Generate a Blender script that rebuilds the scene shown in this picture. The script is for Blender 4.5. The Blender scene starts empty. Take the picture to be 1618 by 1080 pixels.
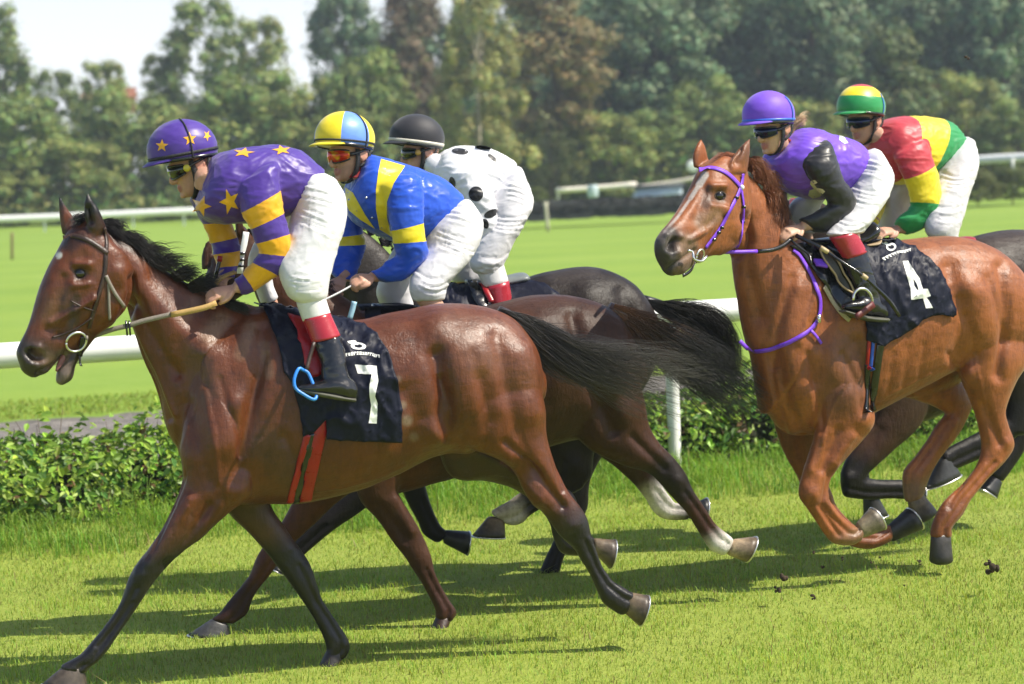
import bpy, bmesh, math, random
import numpy as np
from mathutils import Vector, Matrix, noise
from mathutils.bvhtree import BVHTree
from mathutils.kdtree import KDTree
random.seed(7); RNG = np.random.default_rng(7)
SC = bpy.context.scene
COL = SC.collection
R = math.radians
# ------------------------------------------------------------------ camera
FPX = 3820.0; CAMZ = 2.24; ROLL = 0.04; HOR = 258.0
PITCH = math.atan((540 - HOR) / FPX)
CAM = np.array([0, 0, CAMZ])
_f = np.array([0, math.cos(PITCH), -math.sin(PITCH)]); _u0 = np.array([0, math.sin(PITCH), math.cos(PITCH)]); _r0 = np.array([1.0, 0, 0])
CR = _r0 * math.cos(ROLL) - _u0 * math.sin(ROLL)
CU = _u0 * math.cos(ROLL) + _r0 * math.sin(ROLL)
CF = _f
camd = bpy.data.cameras.new('camera'); cam = bpy.data.objects.new('camera', camd); COL.objects.link(cam)
camd.sensor_width = 36; camd.lens = FPX / 1618 * 36
camd.clip_start = 0.5; camd.clip_end = 3000
m = Matrix.Identity(4)
for i in range(3):
    m[i][0] = CR[i]; m[i][1] = CU[i]; m[i][2] = -CF[i]; m[i][3] = CAM[i]
cam.matrix_world = m
camd.dof.use_dof = True; camd.dof.focus_distance = 11.3; camd.dof.aperture_fstop = 2.9
SC.camera = cam
# ------------------------------------------------------------------ light
SUNV = Vector((0.74, -0.17, 0.98)).normalized()     # towards the sun: right of and a little on the camera's side
world = bpy.data.worlds.new('World'); SC.world = world; world.use_nodes = True
nt = world.node_tree; bg = nt.nodes['Background']
sky = nt.nodes.new('ShaderNodeTexSky'); sky.sky_type = 'NISHITA'; sky.sun_disc = False
sky.sun_elevation = math.asin(SUNV.z); sky.sun_rotation = math.atan2(SUNV.x, SUNV.y)
sky.air_density = 1.0; sky.dust_density = 1.6; sky.ozone_density = 1.0
gm = nt.nodes.new('ShaderNodeTexCoord'); sx = nt.nodes.new('ShaderNodeSeparateXYZ'); nt.links.new(gm.outputs['Generated'], sx.inputs[0])
hz = nt.nodes.new('ShaderNodeValToRGB'); hz.color_ramp.elements[0].position = 0.0; hz.color_ramp.elements[0].color = (1, 1, 1, 1); hz.color_ramp.elements[1].position = 0.20; hz.color_ramp.elements[1].color = (0, 0, 0, 1); nt.links.new(sx.outputs[2], hz.inputs[0])
mx = nt.nodes.new('ShaderNodeMix'); mx.data_type = 'RGBA'; nt.links.new(hz.outputs[0], mx.inputs[0]); nt.links.new(sky.outputs[0], mx.inputs[6]); mx.inputs[7].default_value = (7.6, 7.8, 8.2, 1)   # pale summer haze low in the sky
nt.links.new(mx.outputs[2], bg.inputs[0]); bg.inputs[1].default_value = 0.12
sl = bpy.data.lights.new('sun', 'SUN'); sl.energy = 5.0; sl.angle = R(0.5); sl.color = (1.0, 0.93, 0.80)
so = bpy.data.objects.new('sun', sl); COL.objects.link(so); so.rotation_euler = SUNV.to_track_quat('Z', 'Y').to_euler(); so.location = (20, -10, 30)
SC.view_settings.view_transform = 'Standard'; SC.view_settings.look = 'None'
SC.view_settings.gamma = 1.0; SC.view_settings.exposure = 0.50
SC.cycles.max_bounces = 6; SC.cycles.transparent_max_bounces = 8; SC.cycles.caustics_reflective = False; SC.cycles.caustics_refractive = False
# ------------------------------------------------------------------ photo measurement -> place
def ray(px, py):
    px = np.asarray(px, float); py = np.asarray(py, float)
    return CF + ((px - 809) / FPX)[..., None] * CR + ((540 - py) / FPX)[..., None] * CU
def P(px, py, Y):
    r = ray(px, py); return CAM + r * (Y / r[..., 1])[..., None]
def G(px, py, z=0.0):
    r = ray(px, py); return CAM + r * ((z - CAMZ) / r[..., 2])[..., None]
def proj(p):
    d = np.asarray(p, float) - CAM
    z = d @ CF
    return np.stack([809 + FPX * (d @ CR) / z, 540 - FPX * (d @ CU) / z], -1)
class Frame:
    """vertical plane through a measured point, turned yaw degrees towards the camera on its left"""
    def __init__(s, px, py, d, yaw):
        a = R(yaw); s.n = np.array([math.sin(a), -math.cos(a), 0]); s.o = P(px, py, d); s.h = np.array([-math.cos(a), -math.sin(a), 0.0])
    def pt(s, px, py, w=0.0):
        r = ray(px, py); return CAM + r * ((((s.o - CAM) @ s.n) + np.asarray(w, float)) / (r @ s.n))[..., None]
    def w(s, p): return (np.asarray(p) - s.o) @ s.n
def crom(A, sub):
    A = np.asarray(A, float)
    if len(A) < 2: return A
    B = np.vstack([2 * A[0] - A[1], A, 2 * A[-1] - A[-2]])
    out = []
    for i in range(len(A) - 1):
        p0, p1, p2, p3 = B[i:i + 4]
        for k in range(sub):
            t = k / sub
            out.append(0.5 * (2 * p1 + (p2 - p0) * t + (2 * p0 - 5 * p1 + 4 * p2 - p3) * t * t + (3 * p1 - p0 - 3 * p2 + p3) * t ** 3))
    out.append(A[-1]); return np.array(out)
# ------------------------------------------------------------------ mesh shapes: (V, F, attr)
class Shape:
    def __init__(s): s.V = []; s.F = []; s.T = []; s.I = []; s.C = []; s.n = 0
    def add(s, V, F, T=0.0, I=0.0, C=(1, 1, 1)):
        V = np.asarray(V, float); k = len(V)
        s.V.append(V); s.F += [tuple(int(i) + s.n for i in f) for f in F]
        s.T.append(np.broadcast_to(np.asarray(T, float), (k,)).copy()); s.I.append(np.full(k, float(I)))
        s.C.append(np.broadcast_to(np.asarray(C, float), (k, 3)).copy()); s.n += k
        return s
    def arr(s): return np.vstack(s.V), np.concatenate(s.T), np.concatenate(s.I), np.vstack(s.C)
def ring_faces(m, n, cap=True):
    F = []
    for i in range(m - 1):
        for j in range(n):
            a = i * n + j; b = i * n + (j + 1) % n
            F.append((a, b, b + n, a + n))
    if cap: F.append(tuple(range(n - 1, -1, -1))); F.append(tuple((m - 1) * n + j for j in range(n)))
    return F
def loft(S, fr, st, col=(1, 1, 1), I=0.0, n=24, sub=5, e=2.0, grow=0.0, shrink=1.0, ends=(0.5, 0.5)):
    """sections across measured outline pairs (x1 y1 x2 y2 halfwidth offset)"""
    st = [list(r) + [0.0] * (6 - len(r)) for r in st]
    st = np.array(st, float)
    A = fr.pt(st[:, 0], st[:, 1], st[:, 5]); B = fr.pt(st[:, 2], st[:, 3], st[:, 5])
    M = crom(np.hstack([A, B, st[:, 4:5]]), sub)
    C0 = np.asarray(col, float)
    if C0.ndim == 1: C0 = np.tile(C0, (len(st), 1))
    tt = np.linspace(0, len(st) - 1, len(M))
    CC = np.stack([np.interp(tt, np.arange(len(st)), C0[:, k]) for k in range(3)], -1)
    c = (M[:, :3] + M[:, 3:6]) / 2; u = (M[:, :3] - M[:, 3:6]) / 2; hw = np.abs(M[:, 6])
    ul = np.linalg.norm(u, axis=1, keepdims=True) + 1e-9
    u = u * (shrink + grow / ul); hw = hw * shrink + grow
    # rounded ends
    def endcap(i, j, amt):
        d = c[i] - c[j]; d = d / (np.linalg.norm(d) + 1e-9) * min(float(np.linalg.norm(u[i])), float(hw[i])) * amt
        return [(c[i] + d * s, u[i] * q, hw[i] * q) for s, q in ((0.5, 0.87), (0.87, 0.5), (0.98, 0.2))]
    rows = [(c[i], u[i], hw[i], tt[i], CC[i]) for i in range(len(M))]
    if ends[0] > 0: rows = [(a, b, h, 0.0, CC[0]) for a, b, h in endcap(0, 1, ends[0])][::-1] + rows
    if ends[1] > 0: rows += [(a, b, h, tt[-1], CC[-1]) for a, b, h in endcap(-1, -2, ends[1])]
    th = np.linspace(0, 2 * np.pi, n, endpoint=False)
    ct = np.sign(np.cos(th)) * np.abs(np.cos(th)) ** (2 / e); sn = np.sign(np.sin(th)) * np.abs(np.sin(th)) ** (2 / e)
    V = np.concatenate([a + ct[:, None] * b + sn[:, None] * (h * fr.n) for a, b, h, _, _ in rows])
    T = np.repeat([r[3] for r in rows], n); C = np.repeat(np.array([r[4] for r in rows]), n, axis=0)
    S.add(V, ring_faces(len(rows), n), T, I, C); return S
def tube(S, pts, rad, n=10, sub=3, col=(1, 1, 1), I=0.0, flat=1.0, up=None):
    pts = np.asarray(pts, float); rad = np.broadcast_to(np.asarray(rad, float), (len(pts),))
    M = crom(np.hstack([pts, rad[:, None]]), sub) if sub > 1 else np.hstack([pts, rad[:, None]])
    c = M[:, :3]; r = np.abs(M[:, 3])
    T = np.gradient(c, axis=0); T /= np.linalg.norm(T, axis=1, keepdims=True) + 1e-9
    a = np.array([0, 0, 1.0]) if up is None else np.asarray(up, float)
    if abs(a @ T[0]) > 0.9 and up is None: a = np.array([1.0, 0, 0])
    th = np.linspace(0, 2 * np.pi, n, endpoint=False); V = []
    for i in range(len(c)):
        x = a - (a @ T[i]) * T[i]; x /= np.linalg.norm(x) + 1e-9; a = x if up is None else a
        y = np.cross(T[i], x)
        V.append(c[i] + r[i] * (np.cos(th)[:, None] * x + flat * np.sin(th)[:, None] * y))
    S.add(np.concatenate(V), ring_faces(len(c), n), np.repeat(np.linspace(0, len(pts) - 1, len(c)), n), I, col); return S
def ellip(S, c, rx, ry, rz, M=None, col=(1, 1, 1), n=16, m=10, I=0.0):
    V = []
    for i in range(m + 1):
        ph = -np.pi / 2 + np.pi * (i + 0.02) / (m + 0.04)
        th = np.linspace(0, 2 * np.pi, n, endpoint=False)
        V.append(np.stack([rx * np.cos(ph) * np.cos(th), ry * np.cos(ph) * np.sin(th), np.full(n, rz * np.sin(ph))], -1))
    V = np.concatenate(V)
    if M is not None: V = V @ np.asarray(M).T
    S.add(V + np.asarray(c), ring_faces(m + 1, n), 0, I, col); return S
def box(S, c, sx, sy, sz, M=None, col=(1, 1, 1)):
    V = np.array([[x, y, z] for x in (-.5, .5) for y in (-.5, .5) for z in (-.5, .5)]) * (sx, sy, sz)
    if M is not None: V = V @ np.asarray(M).T
    S.add(V + np.asarray(c), [(0, 1, 3, 2), (4, 6, 7, 5), (0, 4, 5, 1), (2, 3, 7, 6), (0, 2, 6, 4), (1, 5, 7, 3)], 0, 0, col); return S
# ------------------------------------------------------------------ objects
def tag(o, label=None, cat=None, group=None, kind=None):
    if label: o['label'] = label
    if cat: o['category'] = cat
    if group: o['group'] = group
    if kind: o['kind'] = kind
    return o
def thing(name, label, cat, loc, group=None):
    o = bpy.data.objects.new(name, None); COL.objects.link(o); o.location = Vector(loc); o.empty_display_size = 0.2
    return tag(o, label, cat, group)
def world_loc(o):
    v = Vector(o.location)
    while o.parent: o = o.parent; v = v + Vector(o.location)
    return v
def setattrs(me, T=None, I=None, C=None):
    n = len(me.vertices)
    if T is not None: a = me.attributes.new('t', 'FLOAT', 'POINT'); a.data.foreach_set('value', np.asarray(T, np.float32))
    if I is not None: a = me.attributes.new('pid', 'FLOAT', 'POINT'); a.data.foreach_set('value', np.asarray(I, np.float32))
    if C is not None:
        a = me.attributes.new('tone', 'FLOAT_COLOR', 'POINT')
        a.data.foreach_set('color', np.hstack([np.asarray(C, np.float32), np.ones((n, 1), np.float32)]).ravel())
def link(name, me, mat, parent=None, smooth=True):
    o = bpy.data.objects.new(name, me); COL.objects.link(o)
    if mat is not None: me.materials.clear(); me.materials.append(mat)
    if smooth: me.polygons.foreach_set('use_smooth', np.ones(len(me.polygons), bool))
    if parent is not None:
        o.parent = parent; o.matrix_parent_inverse = Matrix.Translation(-world_loc(parent)) if parent.type == 'EMPTY' else Matrix.Identity(4)
    return o
def build(name, S, mat, parent=None, smooth=True):
    V, T, I, C = S.arr(); me = bpy.data.meshes.new(name); me.from_pydata(V.tolist(), [], S.F)
    setattrs(me, T, I, C); me.update(); return link(name, me, mat, parent, smooth)
def raw(name, V, F, mat, parent=None, smooth=True, C=None):
    me = bpy.data.meshes.new(name); me.from_pydata(np.asarray(V).tolist(), [], F)
    if C is not None: setattrs(me, C=C)
    me.update(); return link(name, me, mat, parent, smooth)
def quads(name, V, nper, mat, parent=None, C=None, smooth=False):
    """fast mesh of many separate polygons with nper corners"""
    V = np.asarray(V, np.float32); nv = len(V); nf = nv // nper
    me = bpy.data.meshes.new(name); me.vertices.add(nv); me.vertices.foreach_set('co', V.ravel())
    me.loops.add(nv); me.loops.foreach_set('vertex_index', np.arange(nv, dtype=np.int32))
    me.polygons.add(nf); me.polygons.foreach_set('loop_start', np.arange(0, nv, nper, dtype=np.int32))
    me.update(calc_edges=True)
    if C is not None: setattrs(me, C=C)
    me.validate(); return link(name, me, mat, parent, smooth)
def vco(me):
    a = np.empty(len(me.vertices) * 3, np.float32); me.vertices.foreach_get('co', a); return a.reshape(-1, 3).astype(float)
def vno(me):
    a = np.empty(len(me.vertices) * 3, np.float32); me.vertices.foreach_get('normal', a); return a.reshape(-1, 3).astype(float)
def setco(me, V): me.vertices.foreach_set('co', np.asarray(V, np.float32).ravel()); me.update()
def fuse(name, S, voxel, smooth=4, mat=None, parent=None, k=4):
    """one continuous skin round all the shapes; tones and parameters carried over"""
    V, T, I, C = S.arr(); me = bpy.data.meshes.new('tmp'); me.from_pydata(V.tolist(), [], S.F); me.update()
    o = bpy.data.objects.new('tmp', me); COL.objects.link(o)
    md = o.modifiers.new('r', 'REMESH'); md.mode = 'VOXEL'; md.voxel_size = voxel; md.adaptivity = 0
    ms = o.modifiers.new('s', 'SMOOTH'); ms.factor = 0.5; ms.iterations = smooth
    dg = bpy.context.evaluated_depsgraph_get(); dg.update()
    nm = bpy.data.meshes.new_from_object(o.evaluated_get(dg)); nm.name = name
    bpy.data.objects.remove(o); bpy.data.meshes.remove(me)
    kd = KDTree(len(V))
    for i, p in enumerate(V): kd.insert(p, i)
    kd.balance()
    W = vco(nm); oT = np.empty(len(W)); oI = np.empty(len(W)); oC = np.empty((len(W), 3))
    for i, p in enumerate(W):
        r = kd.find_n(p, k); ix = [q[1] for q in r]; wt = np.array([1 / (q[2] + 1e-4) for q in r]); wt /= wt.sum()
        ix = np.array(ix); oI[i] = wt @ I[ix]; w2 = wt * (np.abs(I[ix] - (1.0 if oI[i] > .5 else 0.0)) < .5); w2 = w2 / w2.sum() if w2.sum() > 0 else wt; oT[i] = w2 @ T[ix]; oC[i] = wt @ C[ix]
    for a in list(nm.attributes):
        if a.name in ('t', 'pid', 'tone'): nm.attributes.remove(a)
    ob = link(name, nm, mat, parent)
    return ob, nm, W, oT, oI, oC
def near(V, src):
    kd = KDTree(len(src[0]))
    for i, p in enumerate(src[0]): kd.insert(p, i)
    kd.balance(); T = np.empty(len(V)); D = np.empty(len(V))
    for i, p in enumerate(V):
        r = kd.find_n(p, 4); w = np.array([1 / (q[2] + 2e-3) for q in r]); w /= w.sum(); T[i] = w @ src[1][[q[1] for q in r]]; D[i] = w @ np.array([q[2] for q in r])
    return T, D
def ease(me, X, k):
    e = np.empty(len(me.edges) * 2, np.int32); me.edges.foreach_get('vertices', e); e = e.reshape(-1, 2); dg = np.bincount(e.ravel(), minlength=len(X)) + 1e-9
    for _ in range(k):
        s = np.bincount(e[:, 0], X[e[:, 1]], len(X)) + np.bincount(e[:, 1], X[e[:, 0]], len(X)); X = .4 * X + .6 * s / dg
    return X
def seg_dist(Q, poly):
    poly = np.asarray(poly, float); best = np.full(len(Q), 1e9)
    if len(poly) == 1: return np.linalg.norm(Q - poly[0], axis=1)
    for a, b in zip(poly[:-1], poly[1:]):
        ab = b - a; t = np.clip(((Q - a) @ ab) / (ab @ ab + 1e-9), 0, 1)
        best = np.minimum(best, np.linalg.norm(Q - (a + t[:, None] * ab), axis=1))
    return best
def relief(me, fr, strokes, passes=1):
    """raise or sink the near side of a skin along measured lines: (polyline, radius px, amount m, min offset)"""
    V = vco(me); N = vno(me); Q = proj(V); w = fr.w(V)
    facing = (N * (V - CAM)).sum(1) < 0.0
    D = np.zeros(len(V))
    for s in strokes:
        poly, rad, amt = s[:3]; wm = s[3] if len(s) > 3 else -0.05; wx = s[4] if len(s) > 4 else 9
        d = seg_dist(Q, poly); D += np.where(facing & (w > wm) & (w < wx), np.exp(-(d / rad) ** 2) * amt * 2.1, 0)
    setco(me, V + N * D[:, None])
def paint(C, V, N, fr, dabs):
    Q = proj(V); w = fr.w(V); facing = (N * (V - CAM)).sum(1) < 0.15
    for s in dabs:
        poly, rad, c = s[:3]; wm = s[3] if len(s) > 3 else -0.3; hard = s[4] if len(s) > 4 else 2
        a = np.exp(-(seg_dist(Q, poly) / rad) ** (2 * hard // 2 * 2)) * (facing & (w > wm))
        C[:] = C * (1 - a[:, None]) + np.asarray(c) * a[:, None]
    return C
def bvh_of(o):
    me = o.data; return BVHTree.FromPolygons(vco(me).tolist(), [tuple(p.vertices) for p in me.polygons])
def cast(bv, px, py, fr=None, w=0.1, off=0.0):
    r = ray(px, py); r = r / np.linalg.norm(r)
    h = bv.ray_cast(Vector(CAM), Vector(r))
    if h[0] is None:
        nn = fr.n if fr is not None else -r; return np.array(fr.pt(px, py, w)) + nn * off, np.array(nn), False
    nn = np.array(h[1]); 
    if nn @ r > 0: nn = -nn
    return np.array(h[0]) + nn * off, nn, True
def ribbon(S, pts, nrm, width, thick=0.004, sub=3, col=(1, 1, 1)):
    pts = np.asarray(pts, float); nrm = np.asarray(nrm, float); width = np.broadcast_to(np.asarray(width, float), (len(pts),))
    M = crom(np.hstack([pts, nrm, width[:, None]]), sub); c = M[:, :3]; N = M[:, 3:6]; N /= np.linalg.norm(N, axis=1, keepdims=True) + 1e-9
    T = np.gradient(c, axis=0); T /= np.linalg.norm(T, axis=1, keepdims=True) + 1e-9
    B = np.cross(T, N); B /= np.linalg.norm(B, axis=1, keepdims=True) + 1e-9; h = M[:, 6:7] / 2
    V = np.stack([c - B * h, c + B * h, c + B * h * .9 + N * thick, c - B * h * .9 + N * thick], 1).reshape(-1, 3)
    S.add(V, ring_faces(len(c), 4), 0, 0, col); return S
def strap(S, bv, pix, width, fr, w=0.1, off=0.002, thick=0.004, step=6, smooth=2, col=(1, 1, 1)):
    """strap laid on a surface along a measured line"""
    pix = np.asarray(pix, float); L = np.concatenate([[0], np.cumsum(np.linalg.norm(np.diff(pix, axis=0), axis=1))])
    k = max(3, int(L[-1] / step)); q = np.linspace(0, L[-1], k)
    X = np.stack([np.interp(q, L, pix[:, 0]), np.interp(q, L, pix[:, 1])], -1)
    pts = []; nr = []
    for x, y in X:
        p, n_, hit = cast(bv, x, y, fr, w, off); pts.append(p); nr.append(n_)
    pts = np.array(pts); nr = np.array(nr)
    for _ in range(smooth):
        pts[1:-1] = (pts[:-2] + 2 * pts[1:-1] + pts[2:]) / 4; nr[1:-1] = (nr[:-2] + 2 * nr[1:-1] + nr[2:]) / 4
    ribbon(S, pts, nr, width, thick, 2, col); return pts, nr
def patch(polys, bv, fr, off=0.003, maxe=8, w=0.1, iters=5):
    """flat outlines laid on a surface; returns bmesh-ready V,F"""
    bm = bmesh.new()
    for poly in polys:
        bm.faces.new([bm.verts.new((x, y, 0)) for x, y in poly])
    bmesh.ops.triangulate(bm, faces=bm.faces[:])
    for _ in range(iters):
        le = [e for e in bm.edges if e.calc_length() > maxe]
        if not le: break
        bmesh.ops.subdivide_edges(bm, edges=le, cuts=1)
        bmesh.ops.triangulate(bm, faces=[f for f in bm.faces if len(f.verts) > 3])
    bm.verts.ensure_lookup_table(); bm.verts.index_update()
    V = []; N = []
    for v in bm.verts:
        p, n_, hit = cast(bv, v.co.x, v.co.y, fr, w, off); V.append(p); N.append(n_)
    F = [tuple(v.index for v in f.verts) for f in bm.faces]; bm.free()
    # screen y points down: keep faces towards the camera
    V = np.array(V); a, b, c = V[F[0][0]], V[F[0][1]], V[F[0][2]]
    G_ = []
    for f in F:
        a, b, c = V[f[0]], V[f[1]], V[f[2]]
        G_.append(f if np.cross(b - a, c - a) @ (a - CAM) < 0 else f[::-1])
    return V, G_, np.array(N)
def star(cx, cy, r, rot=0.0, sx=1.0, sy=1.0, k=0.42):
    return [(cx + sx * (r if i % 2 == 0 else r * k) * math.sin(rot + i * math.pi / 5), cy - sy * (r if i % 2 == 0 else r * k) * math.cos(rot + i * math.pi / 5)) for i in range(10)]
def disc(cx, cy, rx, ry, rot=0.0, n=20):
    return [(cx + rx * math.cos(a) * math.cos(rot) - ry * math.sin(a) * math.sin(rot), cy + rx * math.cos(a) * math.sin(rot) + ry * math.sin(a) * math.cos(rot)) for a in np.linspace(0, 2 * math.pi, n, endpoint=False)]
def strands(S, fr, guide, n, r=0.0022, seg=9, col0=(1, 1, 1), col1=None, wav=0.010, rs=RNG, tip=1.0, clump=1.0):
    """hair: guide rows (px, py, halfspread px, offset m, halfspread offset m) root to tip"""
    g = np.array(guide, float); L = len(g); col1 = col0 if col1 is None else col1
    Vs = []; Cs = []
    t = np.linspace(0, 1, seg + 1)
    nl = max(6, int(n / (15 if clump > .8 else 9))); lk = [(rs.uniform(-1, 1), rs.uniform(-1, 1), 1 - .5 * rs.random() ** 1.4 * tip, rs.uniform(0, 6.28, 2), rs.uniform(4, 9), rs.normal(0, .26), rs.uniform(.7, 1.3)) for _ in range(nl)]
    for i in range(n):
        la, lb, ll, lph, lfq, ldr, lsh = lk[rs.integers(nl)]; free = rs.random() < .12; a = rs.uniform(-1, 1); b = rs.uniform(-1, 1); ln = ll * (1 - .25 * rs.random())
        gi = crom(g, 4); q = t * ln * (len(gi) - 1)
        row = np.stack([np.interp(q, np.arange(len(gi)), gi[:, k]) for k in range(5)], -1)
        dx = np.gradient(row[:, 0]); dy = np.gradient(row[:, 1]); l = np.hypot(dx, dy) + 1e-6
        ph = lph + rs.normal(0, .3, 2); fq = lfq; drift = ldr + rs.normal(0, .05)
        pull = (.35 if free else 1.0) * clump * np.clip(t * 2.2, 0, 1) * (.80 + .12 * t); aa = (a * .9) * (1 - pull) + (la + a * .10) * pull + drift * t ** 1.5 + 0.19 * np.sin(fq * t + ph[0]) * t; b = b * (1 - .7) + lb * .7
        X = row[:, 0] - dy / l * row[:, 2] * aa; Yp = row[:, 1] + dx / l * row[:, 2] * aa
        p = fr.pt(X, Yp, row[:, 3] + row[:, 4] * (b + 0.2 * np.sin(fq * t + ph[1])))
        p += (wav * t[:, None] * np.sin(fq * 1.5 * t + ph[1])[:, None]) * np.array([0, 0, 1])
        T = np.gradient(p, axis=0); T /= np.linalg.norm(T, axis=1, keepdims=True) + 1e-9
        x = np.cross(T, np.array([0.3, 0.5, 0.8])); x /= np.linalg.norm(x, axis=1, keepdims=True) + 1e-9; y = np.cross(T, x)
        rr = (r * rs.uniform(0.6, 1.3) * (1 - 0.85 * t ** 2))[:, None]
        Vs.append(np.stack([p + x * rr, p + (-0.5 * x + 0.87 * y) * rr, p + (-0.5 * x - 0.87 * y) * rr], 1).reshape(-1, 3))
        sh = lsh * rs.uniform(0.75, 1.3); tq = np.clip(t * 1.9 - .12, 0, 1)[:, None]; cc = np.asarray(col0) * (1 - tq) + np.asarray(col1) * tq
        Cs.append(np.repeat(np.clip(cc * sh, 0, 1), 3, axis=0))
    f1 = np.array(ring_faces(seg + 1, 3, False)); m_ = (seg + 1) * 3
    for i in range(n): S.add(Vs[i], f1, t.repeat(3), 0, Cs[i])
    return S
def fbm(V, scale, seed=0.0, stretch=(1, 1, 1)):
    W = V * np.asarray(stretch) * scale + seed
    return np.array([noise.noise(Vector(p)) for p in W])
# ------------------------------------------------------------------ materials
def newmat(name):
    m = bpy.data.materials.new(name); m.use_nodes = True; nt = m.node_tree
    return m, nt, nt.nodes['Principled BSDF'], nt.nodes, nt.links
def nz(nt, scale, detail=4, rough=0.6, vec=None, dim='3D'):
    n = nt.nodes.new('ShaderNodeTexNoise'); n.inputs['Scale'].default_value = scale; n.inputs['Detail'].default_value = detail; n.inputs['Roughness'].default_value = rough
    if vec is not None: nt.links.new(vec, n.inputs['Vector'])
    return n
def ramp(nt, stops, fac=None, const=False):
    r = nt.nodes.new('ShaderNodeValToRGB'); e = r.color_ramp.elements
    if const: r.color_ramp.interpolation = 'CONSTANT'
    while len(e) < len(stops): e.new(0.5)
    for i, (p, c) in enumerate(stops): e[i].position = p; e[i].color = tuple(c) + (1,) if len(c) == 3 else c
    if fac is not None: nt.links.new(fac, r.inputs[0])
    return r
def mix(nt, a, b, fac, mode='MIX'):
    m = nt.nodes.new('ShaderNodeMix'); m.data_type = 'RGBA'; m.blend_type = mode
    for v, i in ((fac, 0), (a, 6), (b, 7)):
        if hasattr(v, 'is_linked') or hasattr(v, 'links'): nt.links.new(v, m.inputs[i])
        elif i == 0: m.inputs[0].default_value = v
        else: m.inputs[i].default_value = tuple(v) + (1,)
    return m.outputs[2]
def math_(nt, op, a, b=None):
    m = nt.nodes.new('ShaderNodeMath'); m.operation = op
    for i, v in enumerate((a, b)):
        if v is None: continue
        if hasattr(v, 'links'): nt.links.new(v, m.inputs[i])
        else: m.inputs[i].default_value = v
    return m.outputs[0]
def texco(nt, stretch=None, which='Object'):
    t = nt.nodes.new('ShaderNodeTexCoord'); v = t.outputs[which]
    if stretch is not None:
        mp = nt.nodes.new('ShaderNodeMapping'); mp.inputs['Scale'].default_value = stretch; nt.links.new(v, mp.inputs[0]); v = mp.outputs[0]
    return v
def attr(nt, name):
    a = nt.nodes.new('ShaderNodeAttribute'); a.attribute_name = name; return a
def bump(nt, b, height, strength=0.3, dist=0.01):
    n = nt.nodes.new('ShaderNodeBump'); n.inputs['Strength'].default_value = strength; n.inputs['Distance'].default_value = dist
    nt.links.new(height, n.inputs['Height']); nt.links.new(n.outputs[0], b.inputs['Normal']); return n
def plain(name, col, rough=0.5, metal=0.0, var=0.12, scale=18, bmp=0.0, spec=0.5, coat=0.0, sheen=0.0):
    m, nt, b, N, L = newmat(name)
    n = nz(nt, scale, 5, 0.6, texco(nt))
    c = np.array(col)
    r = ramp(nt, [(0.3, tuple(c * (1 - var))), (0.7, tuple(np.clip(c * (1 + var), 0, 1)))], n.outputs[0])
    L.new(r.outputs[0], b.inputs['Base Color']); b.inputs['Roughness'].default_value = rough; b.inputs['Metallic'].default_value = metal
    b.inputs['Specular IOR Level'].default_value = spec; b.inputs['Coat Weight'].default_value = coat; b.inputs['Sheen Weight'].default_value = sheen
    rr = ramp(nt, [(0.3, (max(0, rough - .08),) * 3), (0.7, (min(1, rough + .08),) * 3)], n.outputs[0]); L.new(rr.outputs[0], b.inputs['Roughness'])
    if bmp: bump(nt, b, nz(nt, scale * 4, 4, 0.6, texco(nt)).outputs[0], bmp, 0.006)
    return m
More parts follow.
